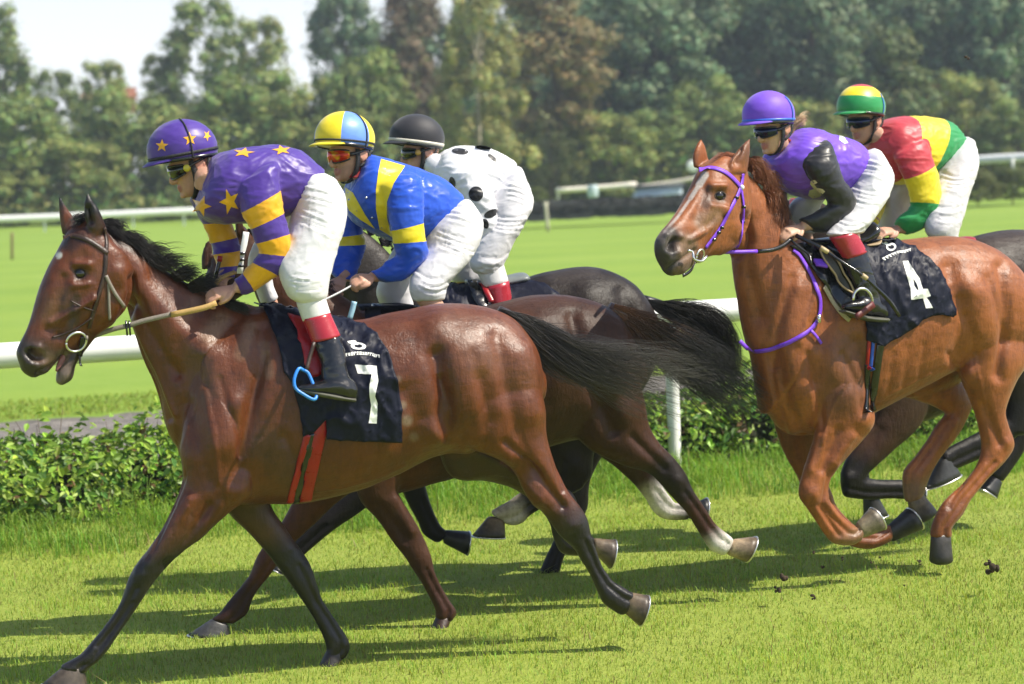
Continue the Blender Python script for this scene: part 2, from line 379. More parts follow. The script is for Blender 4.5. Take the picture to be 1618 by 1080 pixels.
def coat_mat(name, rough=0.48, wet=0.0, sp=.42, sh=.12):
    """short glossy horse hair over the tone attribute; sweat dulls it in patches"""
    m, nt, b, N, L = newmat(name)
    a = attr(nt, 'tone'); v = texco(nt)
    n1 = nz(nt, 5, 5, 0.6, v); n2 = nz(nt, 60, 4, 0.7, texco(nt, (1, 1, 0.25)))
    c = mix(nt, a.outputs[0], (0.5, 0.5, 0.5), 0.0)
    c = mix(nt, a.outputs[0], mix(nt, a.outputs[0], (0.55, 0.5, 0.45), 1.0, 'MULTIPLY'), ramp(nt, [(0.42, (0, 0, 0)), (0.62, (0.55,) * 3)], n1.outputs[0]).outputs[0])
    c = mix(nt, c, (0.62, 0.58, 0.55), ramp(nt, [(0.35, (0.55,) * 3), (0.65, (0.0,) * 3)], n2.outputs[0]).outputs[0], 'MULTIPLY')
    if wet:   # dried foam and dust on the wet coat
        n3 = nz(nt, 9, 6, 0.7, texco(nt, (1, 1, 0.5))); c = mix(nt, c, (0.42, 0.34, 0.28), ramp(nt, [(0.56, (0, 0, 0)), (0.75, (wet,) * 3)], n3.outputs[0]).outputs[0])
    L.new(c, b.inputs['Base Color'])
    rr = ramp(nt, [(0.3, (rough - 0.08,) * 3), (0.7, (rough + 0.14,) * 3)], n1.outputs[0]); L.new(rr.outputs[0], b.inputs['Roughness'])
    b.inputs['Specular IOR Level'].default_value = sp; b.inputs['Sheen Weight'].default_value = sh; b.inputs['Sheen Roughness'].default_value = .45; b.inputs['Sheen Tint'].default_value = (1, .9, .8, 1)
    hv = nt.nodes.new('ShaderNodeTexNoise'); hv.inputs['Scale'].default_value = 38; hv.inputs['Detail'].default_value = 6; hv.inputs['Roughness'].default_value = .7; hv.inputs['Distortion'].default_value = .7; L.new(texco(nt, (.30, .5, 1)), hv.inputs['Vector'])
    hl = nz(nt, 26, 6, .7, texco(nt, (1, .6, .25)))
    h1 = mix(nt, hv.outputs[0], hl.outputs[0], 0.5); h2 = mix(nt, nz(nt, 9, 4, 0.6, texco(nt, (.7, 1, .8))).outputs[0], n2.outputs[0], .25)
    bp = bump(nt, b, h1, 0.42, 0.008); b2 = nt.nodes.new('ShaderNodeBump'); b2.inputs['Strength'].default_value = .42; b2.inputs['Distance'].default_value = .026; L.new(h2, b2.inputs['Height']); L.new(b2.outputs[0], bp.inputs['Normal'])
    cc_ = mix(nt, c, ramp(nt, [(.36, (.50,) * 3), (.50, (.92,) * 3), (.66, (1.0,) * 3)], h1).outputs[0], .8, 'MULTIPLY'); L.new(cc_, b.inputs['Base Color'])
    rr2 = mix(nt, rr.outputs[0], ramp(nt, [(.35, (rough - .12,) * 3), (.65, (rough + .22,) * 3)], h1).outputs[0], .5); L.new(rr2, b.inputs['Roughness'])
    return m
def hair_mat(name, rough=0.4):
    m, nt, b, N, L = newmat(name); a = attr(nt, 'tone'); L.new(a.outputs[0], b.inputs['Base Color']); b.inputs['Roughness'].default_value = rough
    b.inputs['Specular IOR Level'].default_value = 0.6; return m
def silk(name, torso, arm, rough=0.34, wr=0.5):
    """racing silks: colour bands along the body (t, pid 0) and sleeves (t, pid 1); woven satin with creases"""
    m, nt, b, N, L = newmat(name)
    t = attr(nt, 't').outputs['Fac']; pid = attr(nt, 'pid').outputs['Fac']; tt = math_(nt, 'MULTIPLY', t, 0.1); ta = math_(nt, 'MULTIPLY', attr(nt, 'sleeve').outputs['Fac'], 0.1)
    c0 = ramp(nt, [(p / 10, c) for p, c in torso], tt, True).outputs[0]; c1 = ramp(nt, [(p / 10, c) for p, c in arm], ta, True).outputs[0]
    c = mix(nt, c0, c1, math_(nt, 'GREATER_THAN', pid, 0.5))
    n = nz(nt, 14, 4, 0.6, texco(nt)); c = mix(nt, c, (0.72, 0.72, 0.75), ramp(nt, [(0.35, (0.5,) * 3), (0.65, (0,) * 3)], n.outputs[0]).outputs[0], 'MULTIPLY')
    L.new(c, b.inputs['Base Color']); b.inputs['Roughness'].default_value = rough + .06; b.inputs['Sheen Weight'].default_value = 0.2; b.inputs['Specular IOR Level'].default_value = 0.45
    w = nt.nodes.new('ShaderNodeTexNoise'); w.inputs['Scale'].default_value = 9; w.inputs['Detail'].default_value = 1.5; w.inputs['Distortion'].default_value = .8; L.new(texco(nt, (0.6, 1, 1.5)), w.inputs['Vector'])
    bump(nt, b, w.outputs[0], wr * .5, 0.02)
    return m
def tone_mat(name, rough=0.6, spec=0.4, var=0.25, scale=30, bmp=0.0, trans=0.0):
    m, nt, b, N, L = newmat(name); a = attr(nt, 'tone'); n = nz(nt, scale, 4, 0.6, texco(nt))
    c = mix(nt, a.outputs[0], (1 - var * 1.6,) * 3, ramp(nt, [(0.35, (1,) * 3), (0.65, (0,) * 3)], n.outputs[0]).outputs[0], 'MULTIPLY')
    L.new(c, b.inputs['Base Color']); b.inputs['Roughness'].default_value = rough; b.inputs['Specular IOR Level'].default_value = spec
    if bmp: bump(nt, b, n.outputs[0], bmp, 0.004)
    if trans:
        tr = N.new('ShaderNodeBsdfTranslucent'); L.new(mix(nt, c, (1.0, 1.0, 0.55), 1.0, 'MULTIPLY'), tr.inputs[0])
        ms = N.new('ShaderNodeMixShader'); ms.inputs[0].default_value = trans; L.new(b.outputs[0], ms.inputs[1]); L.new(tr.outputs[0], ms.inputs[2]); L.new(ms.outputs[0], N['Material Output'].inputs[0])
    return m
M_COAT_WET = coat_mat('glossy_bay_coat', 0.36, 0.08, .48, .03); M_COAT = coat_mat('glossy_coat', 0.42); M_COATD = coat_mat('dark_glossy_coat', 0.42, 0, .24, .02)
M_HAIR = hair_mat('horse_hair'); M_HOOF = tone_mat('hoof_horn', 0.45, 0.5, 0.3, 40, 0.4); M_EYE = plain('dark_eye', (0.008, 0.006, 0.005), 0.05, spec=0.8, var=0.0)
M_STEEL = plain('shoe_steel', (0.75, 0.74, 0.72), 0.3, 0.9); M_LEATHER = plain('brown_leather', (0.035, 0.018, 0.012), 0.42, bmp=0.3, var=0.3)
M_BLACKL = plain('black_leather', (0.008, 0.008, 0.009), 0.2, bmp=0.12, var=0.3, spec=0.7); M_PURPLEW = plain('purple_webbing', (0.20, 0.055, 0.68), 0.45, bmp=0.3, scale=60)
M_NAVY = plain('navy_cloth', (0.006, 0.0075, 0.019), 0.5, bmp=0.25, var=0.25, scale=40, spec=.2); M_WHITEP = plain('white_print', (0.80, 0.80, 0.78), 0.5, var=0.04)
M_RED = plain('red_leather', (0.32, 0.007, 0.010), 0.34, bmp=0.2); M_CRIMSON = plain('crimson_boot_top', (0.36, 0.018, 0.03), 0.25, var=0.08, spec=0.6)
M_TAN = plain('tan_rubber', (0.45, 0.28, 0.09), 0.6, bmp=0.4, scale=70); M_GREYSTRAP = plain('grey_webbing', (0.22, 0.19, 0.16), 0.6, bmp=0.4, scale=80)
M_BREECH = plain('white_breeches', (0.66, 0.65, 0.67), 0.55, var=0.03, bmp=0.0, sheen=0.1); M_SOCK = plain('white_sock', (0.68, 0.67, 0.67), 0.7, var=0.04, scale=60, bmp=0.2)
def crease(m, scale=15, st=0.35, stretch=(0.5, 1, 2.2)):
    nt = m.node_tree; b = nt.nodes['Principled BSDF']; w = nz(nt, scale, 2, 0.5, texco(nt, stretch)); w.inputs['Distortion'].default_value = 1.2; bump(nt, b, w.outputs[0], st, 0.02)
crease(M_BREECH, 11, .22, (.8, 1, 1.3)); crease(M_NAVY, 9, 0.35, (1, 1, 0.5))
M_SKIN = tone_mat('skin', 0.5, 0.45, 0.10, 25, 0.12); M_SKIN.node_tree.nodes['Principled BSDF'].inputs['Subsurface Weight'].default_value = 0.08
M_SKIN.node_tree.nodes['Principled BSDF'].inputs['Subsurface Radius'].default_value = (0.01, 0.004, 0.002)
M_BLUEP = plain('blue_plastic', (0.03, 0.22, 0.72), 0.35); M_GREYP = plain('grey_plastic', (0.16, 0.18, 0.18), 0.4); M_SILVER = plain('silver_metal', (0.7, 0.7, 0.69), 0.25, 0.9)
M_WHITER = plain('white_rail_plastic', (0.83, 0.83, 0.81), 0.4, var=0.03, scale=4)
# ------------------------------------------------------------------ ground
def grass_ground(name, stops, scale=1.0, mow=None):
    m, nt, b, N, L = newmat(name); v = texco(nt)
    n1 = nz(nt, 0.35 * scale, 5, 0.6, v); n2 = nz(nt, 9 * scale, 6, 0.7, v); n3 = nz(nt, 45, 4, 0.7, texco(nt, (1, .5, 1)))
    f = mix(nt, n1.outputs[0], n2.outputs[0], 0.45); f = mix(nt, f, n3.outputs[0], 0.35)
    c = ramp(nt, stops, f).outputs[0]
    if mow:
        w = nt.nodes.new('ShaderNodeTexWave'); w.inputs['Scale'].default_value = mow; w.bands_direction = 'Y'; w.inputs['Distortion'].default_value = 2.5; w.inputs['Detail'].default_value = 2
        mp = nt.nodes.new('ShaderNodeMapping'); mp.inputs['Rotation'].default_value = (0, 0, R(-12)); L.new(v, mp.inputs[0]); L.new(mp.outputs[0], w.inputs['Vector'])
        c = mix(nt, c, (0.82, 0.90, 0.88), ramp(nt, [(0.35, (0.5,) * 3), (0.6, (0,) * 3)], w.outputs[0]).outputs[0], 'MULTIPLY')
    L.new(c, b.inputs['Base Color']); b.inputs['Roughness'].default_value = 0.8; b.inputs['Specular IOR Level'].default_value = 0.15
    bump(nt, b, n3.outputs[0], 0.6, 0.03); return m
M_TURF = grass_ground('turf', [(0.3, (0.17, 0.22, 0.03)), (0.5, (0.26, 0.32, 0.055)), (0.7, (0.33, 0.37, 0.085))])
M_FIELD = grass_ground('infield_grass', [(0.3, (0.165, 0.255, 0.032)), (0.5, (0.215, 0.315, 0.046)), (0.7, (0.275, 0.36, 0.072))], 0.4, 0.055)
TD = (P(1150, 490, 16.9) - P(0, 562, 15.3)); TD[2] = 0; TD /= np.linalg.norm(TD); TN = np.array([-TD[1], TD[0], 0])    # along the rail, and away from the camera
R0 = P(0, 562, 15.3)
def along(s, off, z=0.0): p = R0 + TD * s + TN * off; return np.array([p[0], p[1], z])
def grid(name, x0, x1, y0, y1, nx, ny, mat, zf=None, kind='structure', frame=True):
    X, Y = np.meshgrid(np.linspace(x0, x1, nx), np.linspace(y0, y1, ny)); V = []
    for s, o in zip(X.ravel(), Y.ravel()):
        p = along(s, o); p[2] = zf(s, o) if zf else 0; V.append(p)
    F = [(j * nx + i, j * nx + i + 1, (j + 1) * nx + i + 1, (j + 1) * nx + i) for j in range(ny - 1) for i in range(nx - 1)]
    o = raw(name, V, F, mat); tag(o, kind=kind); return o
def hump(s, o): return 0.10 * math.exp(-((o + 0.2) / 0.7) ** 2) + 0.012 * noise.noise((s * .8, o * .8, 0))
grid('ground', -260, 260, -40, 290, 40, 40, M_FIELD, lambda s, o: -0.06)
grid('racecourse_turf', -30, 40, -14, 1.2, 141, 61, M_TURF, hump)
m_, nt_, b_, N_, L_ = newmat('sand_track'); n_ = nz(nt_, 3, 8, 0.75, texco(nt_)); L_.new(ramp(nt_, [(0.3, (0.13, 0.115, 0.10)), (0.55, (0.25, 0.225, 0.20)), (0.75, (0.36, 0.33, 0.29))], n_.outputs[0]).outputs[0], b_.inputs['Base Color']); b_.inputs['Roughness'].default_value = 0.95; bump(nt_, b_, nz(nt_, 7, 6, 0.7, texco(nt_)).outputs[0], 1.0, 0.12)
grid('sand_track', -40, 60, 1.2, 8.0, 400, 60, m_, lambda s, o: -0.045 + 0.03 * noise.noise((s * 3, o * 3, 1)) + 0.02 * noise.noise((s * 9, o * 9, 4)))
grid('infield', -120, 200, 6.4, 130, 80, 125, M_FIELD, lambda s, o: -0.03 + 0.05 * noise.noise((s * .12, o * .12, 3)) * min(1, max(0, (o - 9) / 8)) - (0.10 if o < 7.9 else 0))
# ------------------------------------------------------------------ near rail: one long tube and its posts
def rail_line(name, label, pts, rad, posts, post_rad, mat, zbase=0.0, lean=(0, 0), group=None, foot=None):
    base = posts[0] if posts else pts[0]
    t = thing(name, label, 'rail', (base[0], base[1], zbase), group)
    S = Shape(); tube(S, pts, rad, 20, 4); build('rail', S, mat, t)
    for p in posts:
        S = Shape(); zt = p[2]; tube(S, [(p[0], p[1], zbase - 0.2), (p[0], p[1], (zbase + zt) / 2), (p[0], p[1], zt)], post_rad, 16, 2); build('post', S, mat, t)
    return t
def rp(px):   # rail centre height point at picture column
    s = px / 1150 * np.linalg.norm((P(1150, 490, 16.9) - R0)[:2]); p = R0 + (P(1150, 490, 16.9) - R0) * (px / 1150.0); return p
rail_line('running_rail', 'thick white plastic running rail on posts behind the galloping horses', [rp(x) for x in (-900, -300, 0, 400, 800, 1150, 1700, 2600)], 0.082,
          [rp(x) + np.array([0, 0.0, -0.05]) for x in (-300, 372, 1050, 1735)], 0.046, M_WHITER)
# ------------------------------------------------------------------ bramble hedge along the rail
M_LEAF = tone_mat('bramble_leaf', 0.45, 0.4, 0.15, 40, 0.2, 0.35); M_STEM = plain('stem', (0.10, 0.065, 0.03), 0.8, bmp=0.3); M_BLADE = tone_mat('grass_blade', 0.5, 0.3, 0.1, 5, 0, 0.42)
def leaves(cent, size, norm, rs, tone, lobes=6):
    """folded pointed leaves, six corners each"""
    n = len(cent); a = rs.uniform(0, 6.28, n); N = norm / (np.linalg.norm(norm, axis=1, keepdims=True) + 1e-9)
    t = np.cross(N, np.array([0.31, 0.2, 0.93])); t /= np.linalg.norm(t, axis=1, keepdims=True) + 1e-9; b = np.cross(N, t)
    u = t * np.cos(a)[:, None] + b * np.sin(a)[:, None]; v = np.cross(N, u); s = size[:, None]
    prof = ((-1.0, 0), (-.35, .48), (.35, .42), (1.05, 0), (.35, -.42), (-.35, -.48))
    q = [cent + u * s * x + v * s * y + N * s * (abs(y) * 0.35 - 0.12 * x * x) for x, y in prof]
    V = np.stack([q[0], q[1], q[2], q[3], q[0], q[3], q[4], q[5]], 1).reshape(-1, 3)
    return V, np.repeat(tone, 8, axis=0)
def tones(rs, n, base, var=0.35, warm=0.15):
    k = rs.uniform(1 - var, 1 + var, n)[:, None]; c = np.array(base)[None, :] * k; c[:, 0] *= rs.uniform(1 - warm, 1 + 2.2 * warm, n); return np.clip(c, 0, 1)
rs = np.random.default_rng(3)
def hedge_height(s): return 0.57 + 0.08 * noise.noise((s * 0.9, 0, 5)) + 0.07 * noise.noise((s * 2.6, 3, 5)) + 0.05 * noise.noise((s * 6.1, 3, 5))
def hedge(n):
    s = rs.uniform(-2.5, 9.0, n); u = rs.random(n); ht = np.array([hedge_height(q) for q in s])
    th = rs.uniform(-0.35, np.pi, n); rad = 1 - 0.55 * rs.random(n) ** 1.7
    dep = 0.50 + 0.14 * (1 - np.clip(s / 4, 0, 1)) + 0.10 * np.array([noise.noise((q * 1.7, 9, 2)) for q in s])
    off = -np.cos(th) * rad * dep * 1.15 + 0.30; z = np.clip(np.sin(np.clip(th, 0, 3.14)) * rad * ht + (th < 0) * rs.random(n) * 0.25, 0.03, 2)
    z = np.where(rs.random(n) < 0.3, rs.random(n) * ht * 0.8, z)
    out = np.stack([np.zeros(n), off - 0.30, z - ht * 0.35], -1)
    c = R0 + TD * s[:, None] + TN * off[:, None]; c[:, 2] = z
    lump = np.array([noise.noise(Vector(p * 2.6)) for p in c]); ps = np.array([np.dot(rp(x) - R0, TD) for x in (372, 1050)]); keep = (lump > -0.40) & ~((np.abs(s[:, None] - ps).min(1) < .11) & (off < .10)) & (off > -.10 + .25 * lump - .34 * np.clip((2.4 - s) / 3, 0, 1))
    c = c[keep]; nrm = TD * rs.normal(0, .6, len(c))[:, None] + TN * (out[keep, 1] * 1.5 - 0.3 + rs.normal(0, .5, len(c)))[:, None]; nrm[:, 2] += 0.75 + rs.normal(0, .45, len(c))
    return c, nrm, lump[keep]
hc, hn, hl = hedge(74000)
sz = 0.015 + 0.030 * rs.random(len(hc)) ** 2.0
tn = tones(rs, len(hc), (0.25, 0.41, 0.06), 0.45, 0.12); dark = rs.random(len(hc)) < 0.22; tn[dark] *= (0.35, 0.5, 0.7); lit = rs.random(len(hc)) < 0.2; tn[lit] = tn[lit] * (1.5, 1.5, 1.2); dead = rs.random(len(hc)) < 0.05; tn[dead] = (0.20, 0.12, 0.05)
hv, hcol = leaves(hc, sz, hn, rs, tn)
b0 = along(0, -0.1)
t = thing('bramble_hedge', 'leafy green bramble hedge growing along the foot of the white rail', 'hedge', b0)
quads('foliage', hv, 4, M_LEAF, t, np.clip(hcol, 0, 1))
S = Shape()
for i in range(260):
    s0 = rs.uniform(-2.5, 9); p = along(s0, rs.uniform(.05, .75)); q = p + TD * rs.normal(0, .18) + TN * rs.normal(0, .15); h = hedge_height(s0) * rs.uniform(.6, 1.22); q[2] = h; mid = (p + q) / 2 + np.array([0, 0, .12 * h])
    tube(S, [p, mid, q], [.004, .003, .0015], 5, 3)
build('stem', S, M_STEM, t)
sc_, sn_ = [], []
for i in range(420):                                        # leafy shoots standing out of the top and the face
    s0 = rs.uniform(-2.4, 9); h = hedge_height(s0); b0_ = along(s0, rs.uniform(-.05, .6)); d_ = np.array([rs.normal(0, .25), rs.normal(-.12, .2), 1.0]); L_ = rs.uniform(.08, .30); b0_[2] = h * rs.uniform(.45, .95)
    for k in range(rs.integers(5, 11)): q = k / 10; sc_.append(b0_ + d_ * L_ * (.2 + q) + rs.normal(0, .028, 3)); sn_.append(np.array([rs.normal(0, .5), rs.normal(-.3, .5), 1.0]))
sc_ = np.array(sc_); sn_ = np.array(sn_); ps_ = np.array([np.dot(rp(x) - R0, TD) for x in (372, 1050)]); kp = np.abs(((sc_ - R0) @ TD)[:, None] - ps_).min(1) > .13; sc_ = sc_[kp]; sn_ = sn_[kp]
hv2, hc2 = leaves(sc_, .018 + .030 * rs.random(len(sc_)), sn_, rs, tones(rs, len(sc_), (0.28, 0.46, 0.065), .35, .12)); quads('shoot', hv2, 4, M_LEAF, t, np.clip(hc2, 0, 1))
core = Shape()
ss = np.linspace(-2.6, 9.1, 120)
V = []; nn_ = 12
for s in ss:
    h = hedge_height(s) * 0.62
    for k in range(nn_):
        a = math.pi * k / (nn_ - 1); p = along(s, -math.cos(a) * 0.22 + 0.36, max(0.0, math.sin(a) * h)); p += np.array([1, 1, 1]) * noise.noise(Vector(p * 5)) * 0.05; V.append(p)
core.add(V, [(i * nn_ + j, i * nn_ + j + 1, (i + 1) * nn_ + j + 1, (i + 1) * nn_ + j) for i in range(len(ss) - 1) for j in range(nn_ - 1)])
build('shade_core', core, plain('twig_shade', (0.022, 0.028, 0.010), 0.95, var=0.5, scale=30, bmp=1.0), t)  # dark sheet inside the hedge, the shade between its twigs put into the colour
# ------------------------------------------------------------------ grass blades
def blades(name, n, s0, s1, o0, o1, hmin, hmax, wid, base, seed, dens=None, bend=0.5, dead=0.06):
    r = np.random.default_rng(seed); s = r.uniform(s0, s1, n); o = o0 + (o1 - o0) * r.random(n)
    if dens is not None:
        k = dens(s, o, r); s = s[k]; o = o[k]; n = len(s)
    p = R0 + TD * s[:, None] + TN * o[:, None]; p[:, 2] = 0.10 * np.exp(-((o + 0.2) / 0.7) ** 2) - 0.004
    clump = np.array([noise.noise((a * 1.6, b * 1.6, 7.0)) for a, b in zip(s, o)])
    h = (hmin + (hmax - hmin) * r.random(n) ** 1.6) * (1 + 0.55 * clump)
    a = r.uniform(0, 6.28, n); d = np.stack([np.cos(a), np.sin(a), np.zeros(n)], -1); sd = np.stack([-np.sin(a), np.cos(a), np.zeros(n)], -1)
    b = h * r.uniform(0.1, bend * 2, n); w = wid * r.uniform(.6, 1.3, n)
    up = np.array([0, 0, 1.0]); m1 = p + d * (b * .3)[:, None] + up * (h * .6)[:, None]; tp = p + d * b[:, None] + up * (h * r.uniform(.75, 1, n))[:, None]; sw = sd * w[:, None]
    V = np.stack([p - sw, p + sw, m1 + sw * .8, m1 - sw * .8, m1 - sw * .8, m1 + sw * .8, tp + sw * .1, tp - sw * .1], 1).reshape(-1, 3)
    c = tones(r, n, base, 0.3, 0.18) * (1 + 0.35 * clump)[:, None]; dd = r.random(n) < dead; c[dd] = (0.30, 0.24, 0.10)
    o_ = quads(name, V, 4, M_BLADE, None, np.clip(np.repeat(c, 8, axis=0), 0, 1)); tag(o_, kind='stuff'); return o_
lawn_n = 400000
blades('lawn_grass', lawn_n, -4.5, 9.0, -8.6, -0.3, 0.014, 0.046, 0.0019, (0.285, 0.425, 0.066), 11, bend=0.55, dead=0.09)
blades('rough_grass', 40000, -2.6, 9.2, -1.25, 0.05, 0.04, 0.17, 0.0030, (0.19, 0.36, 0.045), 12, dead=0.03, dens=lambda s, o, r: (np.array([noise.noise((a * 1.3, b * 2, 2.0)) for a, b in zip(s, o)]) + r.uniform(-.5, .5, len(s)) + (0.6 - np.abs(o + 0.45))) > 0.05, bend=0.6)
blades('rough_grass', 6000, -2.6, 9.2, -0.45, 0.3, 0.10, 0.36, 0.0028, (0.21, 0.36, 0.06), 13, bend=0.4, dens=lambda s, o, r: np.array([noise.noise((a * 2.1, 3, 8.0)) for a in s]) > 0.12)
blades('rough_grass', 26000, -4.2, 9.0, -8.4, -0.9, 0.035, 0.085, 0.0022, (0.24, 0.37, 0.05), 15, bend=0.9, dens=lambda s, o, r: (np.array([noise.noise((a * 1.1, b * 2.2, 12.0)) for a, b in zip(s, o)]) + r.uniform(-.35, .35, len(s))) > 0.22 + np.clip((-o - 3) * .05, 0, .3))
blades('verge_grass', 22000, -6, 9, 7.7, 9.6, 0.02, 0.06, 0.005, (0.25, 0.37, 0.055), 14, bend=0.6)
# ------------------------------------------------------------------ far rails, posts, fence, hedges
def far_rail(name, label, px, Y, rad, post_px, drop, mat=M_WHITER):
    pts = [P(x, y, Yy) for (x, y), Yy in zip(px, Y)]
    return rail_line(name, label, pts, rad, [P(x, y, Yy) for x, y, Yy in post_px], .05, mat, min(p[2] for p in pts) - drop)
far_rail('far_rail', 'distant white rail crossing the left side in front of the trees', [(-200, 353), (0, 346), (150, 340), (300, 333), (520, 325)], [112, 112, 112, 112, 112], 0.16, [(x, 347 - .043 * x, 112) for x in (-60, 70, 210, 290, 400)], 0.75)
far_rail('far_rail', 'distant cream rail in the gap between black capped rider and chestnut head', [(878, 301), (950, 296), (1006, 291)], [96, 96, 96], 0.11, [(882, 303, 96), (1003, 293, 96)], 0.7, plain('cream_rail', (0.75, 0.70, 0.58), 0.5))
far_rail('far_rail', 'distant cream rail leading up to the ear of the chestnut', [(1008, 295), (1060, 288), (1110, 280), (1180, 272)], [99, 99, 99, 99], 0.08, [(1012, 297, 99), (1120, 282, 99)], 0.7, plain('cream_rail_dim', (0.55, 0.50, 0.42), 0.6))
far_rail('far_rail', 'distant white rail behind the jockey in red, yellow and green', [(1480, 262), (1540, 253), (1618, 248), (1760, 240)], [92, 91, 90, 88], 0.16, [(1500, 258, 92), (1600, 251, 90), (1700, 244, 89)], 0.9)
# white tarpaulin covered jump wing and barrel near the far rail
S = Shape(); A = [P(1000, 312, 95), P(1078, 306, 95), P(1078, 293, 95), P(1012, 297, 95)]; nrm = np.array([0, 1.2, 0])
S.add([*A, *[a + nrm for a in A]], [(0, 1, 2, 3), (5, 4, 7, 6), (3, 2, 6, 7), (0, 3, 7, 4), (1, 5, 6, 2)]); t = thing('storage_crate', 'pale blue low storage crate under the cream rail beside the chestnut face', 'crate', P(1040, 312, 95)); build('body', S, plain('pale_blue_cover', (0.50, 0.58, 0.70), 0.5), t)
S = Shape(); A = [P(1006, 298, 94.9), P(1082, 292, 94.9), P(1082, 288, 94.9), P(1006, 294, 94.9)]; S.add([*A, *[a + nrm * 1.1 for a in A]], [(0, 1, 2, 3), (5, 4, 7, 6), (3, 2, 6, 7), (0, 3, 7, 4), (1, 5, 6, 2)]); build('lid', S, plain('dark_lid', (0.04, 0.045, 0.055), 0.6), t)
S = Shape(); p = P(937, 312, 95); tube(S, [p, p + (0, 0, .25), p + (0, 0, .5)], [.2, .22, .19], 16, 3); tag(build('barrel', S, plain('pale_barrel', (0.45, 0.55, 0.58), 0.5)), 'small pale barrel under the distant cream rail', 'barrel')
S = Shape(); p = G(866, 366); q = P(862, 319, p[1]); tube(S, [p, (p + q) / 2, q], .055, 10, 2); tube(S, [q - (0.09, 0, 0.05), q + (0.09, 0, -0.05)], .03, 8, 1); tag(build('marker_post', S, plain('weathered_post', (0.48, 0.45, 0.34), 0.7, bmp=.3)), 'lone pale marker post standing in the infield right of the black cap', 'post')
for x, y0, y1, lab in ((19, 410, 367, 'thin brown stake standing in the infield at the far left'),):
    S = Shape(); p = G(x, y0); q = P(x, y1, p[1]); tube(S, [p, (p + q) / 2, q], .04, 8, 2); tag(build('stake', S, plain('brown_stake', (0.16, 0.10, 0.05), 0.8)), lab, 'post')
S = Shape(); p = P(1103, 300, 100); q = P(1095, 258, 100); tube(S, [p, (p + q) / 2, q], .05, 8, 2); t = thing('round_sign', 'small round pale sign beside the chestnut ear far behind', 'sign', p); build('pole', S, M_GREYP, t)
S = Shape(); ellip(S, P(1094, 262, 99.9), .24, .05, .24); build('disc', S, M_WHITER, t)

# dark clipped brush fence of the steeplechase course
def brush(name, label, a, b, h, d, Y):
    t = thing(name, label, 'hedge', P(*a, Y)); A = P(*a, Y); B = P(*b, Y); k = 90; n2 = 9; V = []; L = np.linalg.norm(B - A); U = (B - A) / L
    for i in range(k):
        for j in range(n2):
            q = math.pi * j / (n2 - 1); p = A + U * L * i / (k - 1) + np.array([0, -math.cos(q) * d, max(0, math.sin(q)) ** .5 * h]); p += np.array([.3, .6, 1]) * noise.noise(Vector(p * 2.2)) * .12 * h; V.append(p)
    S = Shape(); S.add(V, [(i * n2 + j, (i + 1) * n2 + j, (i + 1) * n2 + j + 1, i * n2 + j + 1) for i in range(k - 1) for j in range(n2 - 1)]); build('body', S, plain('dark_brush', (.022, .026, .022), .95, var=.6, scale=3, bmp=1.0), t)
    r = np.random.default_rng(5); n = 5000; i = r.random(n); q = r.uniform(.2, 2.9, n); c = A + U * (L * i)[:, None]; c[:, 1] -= np.cos(q) * d; c[:, 2] += np.sin(q) ** .5 * h * r.uniform(.75, 1.08, n)
    hv, hcol = leaves(c, r.uniform(.03, .07, n), r.normal(0, 1, (n, 3)) + np.array([0, -.5, .7]), r, tones(r, n, (.022, .028, .02), .5, .3)); quads('foliage', hv, 4, M_LEAF, t, hcol)
brush('brush_fence', 'long dark clipped brush fence across the infield between the black cap and the chestnut face', (800, 349), (1120, 336), .62, .5, 84)
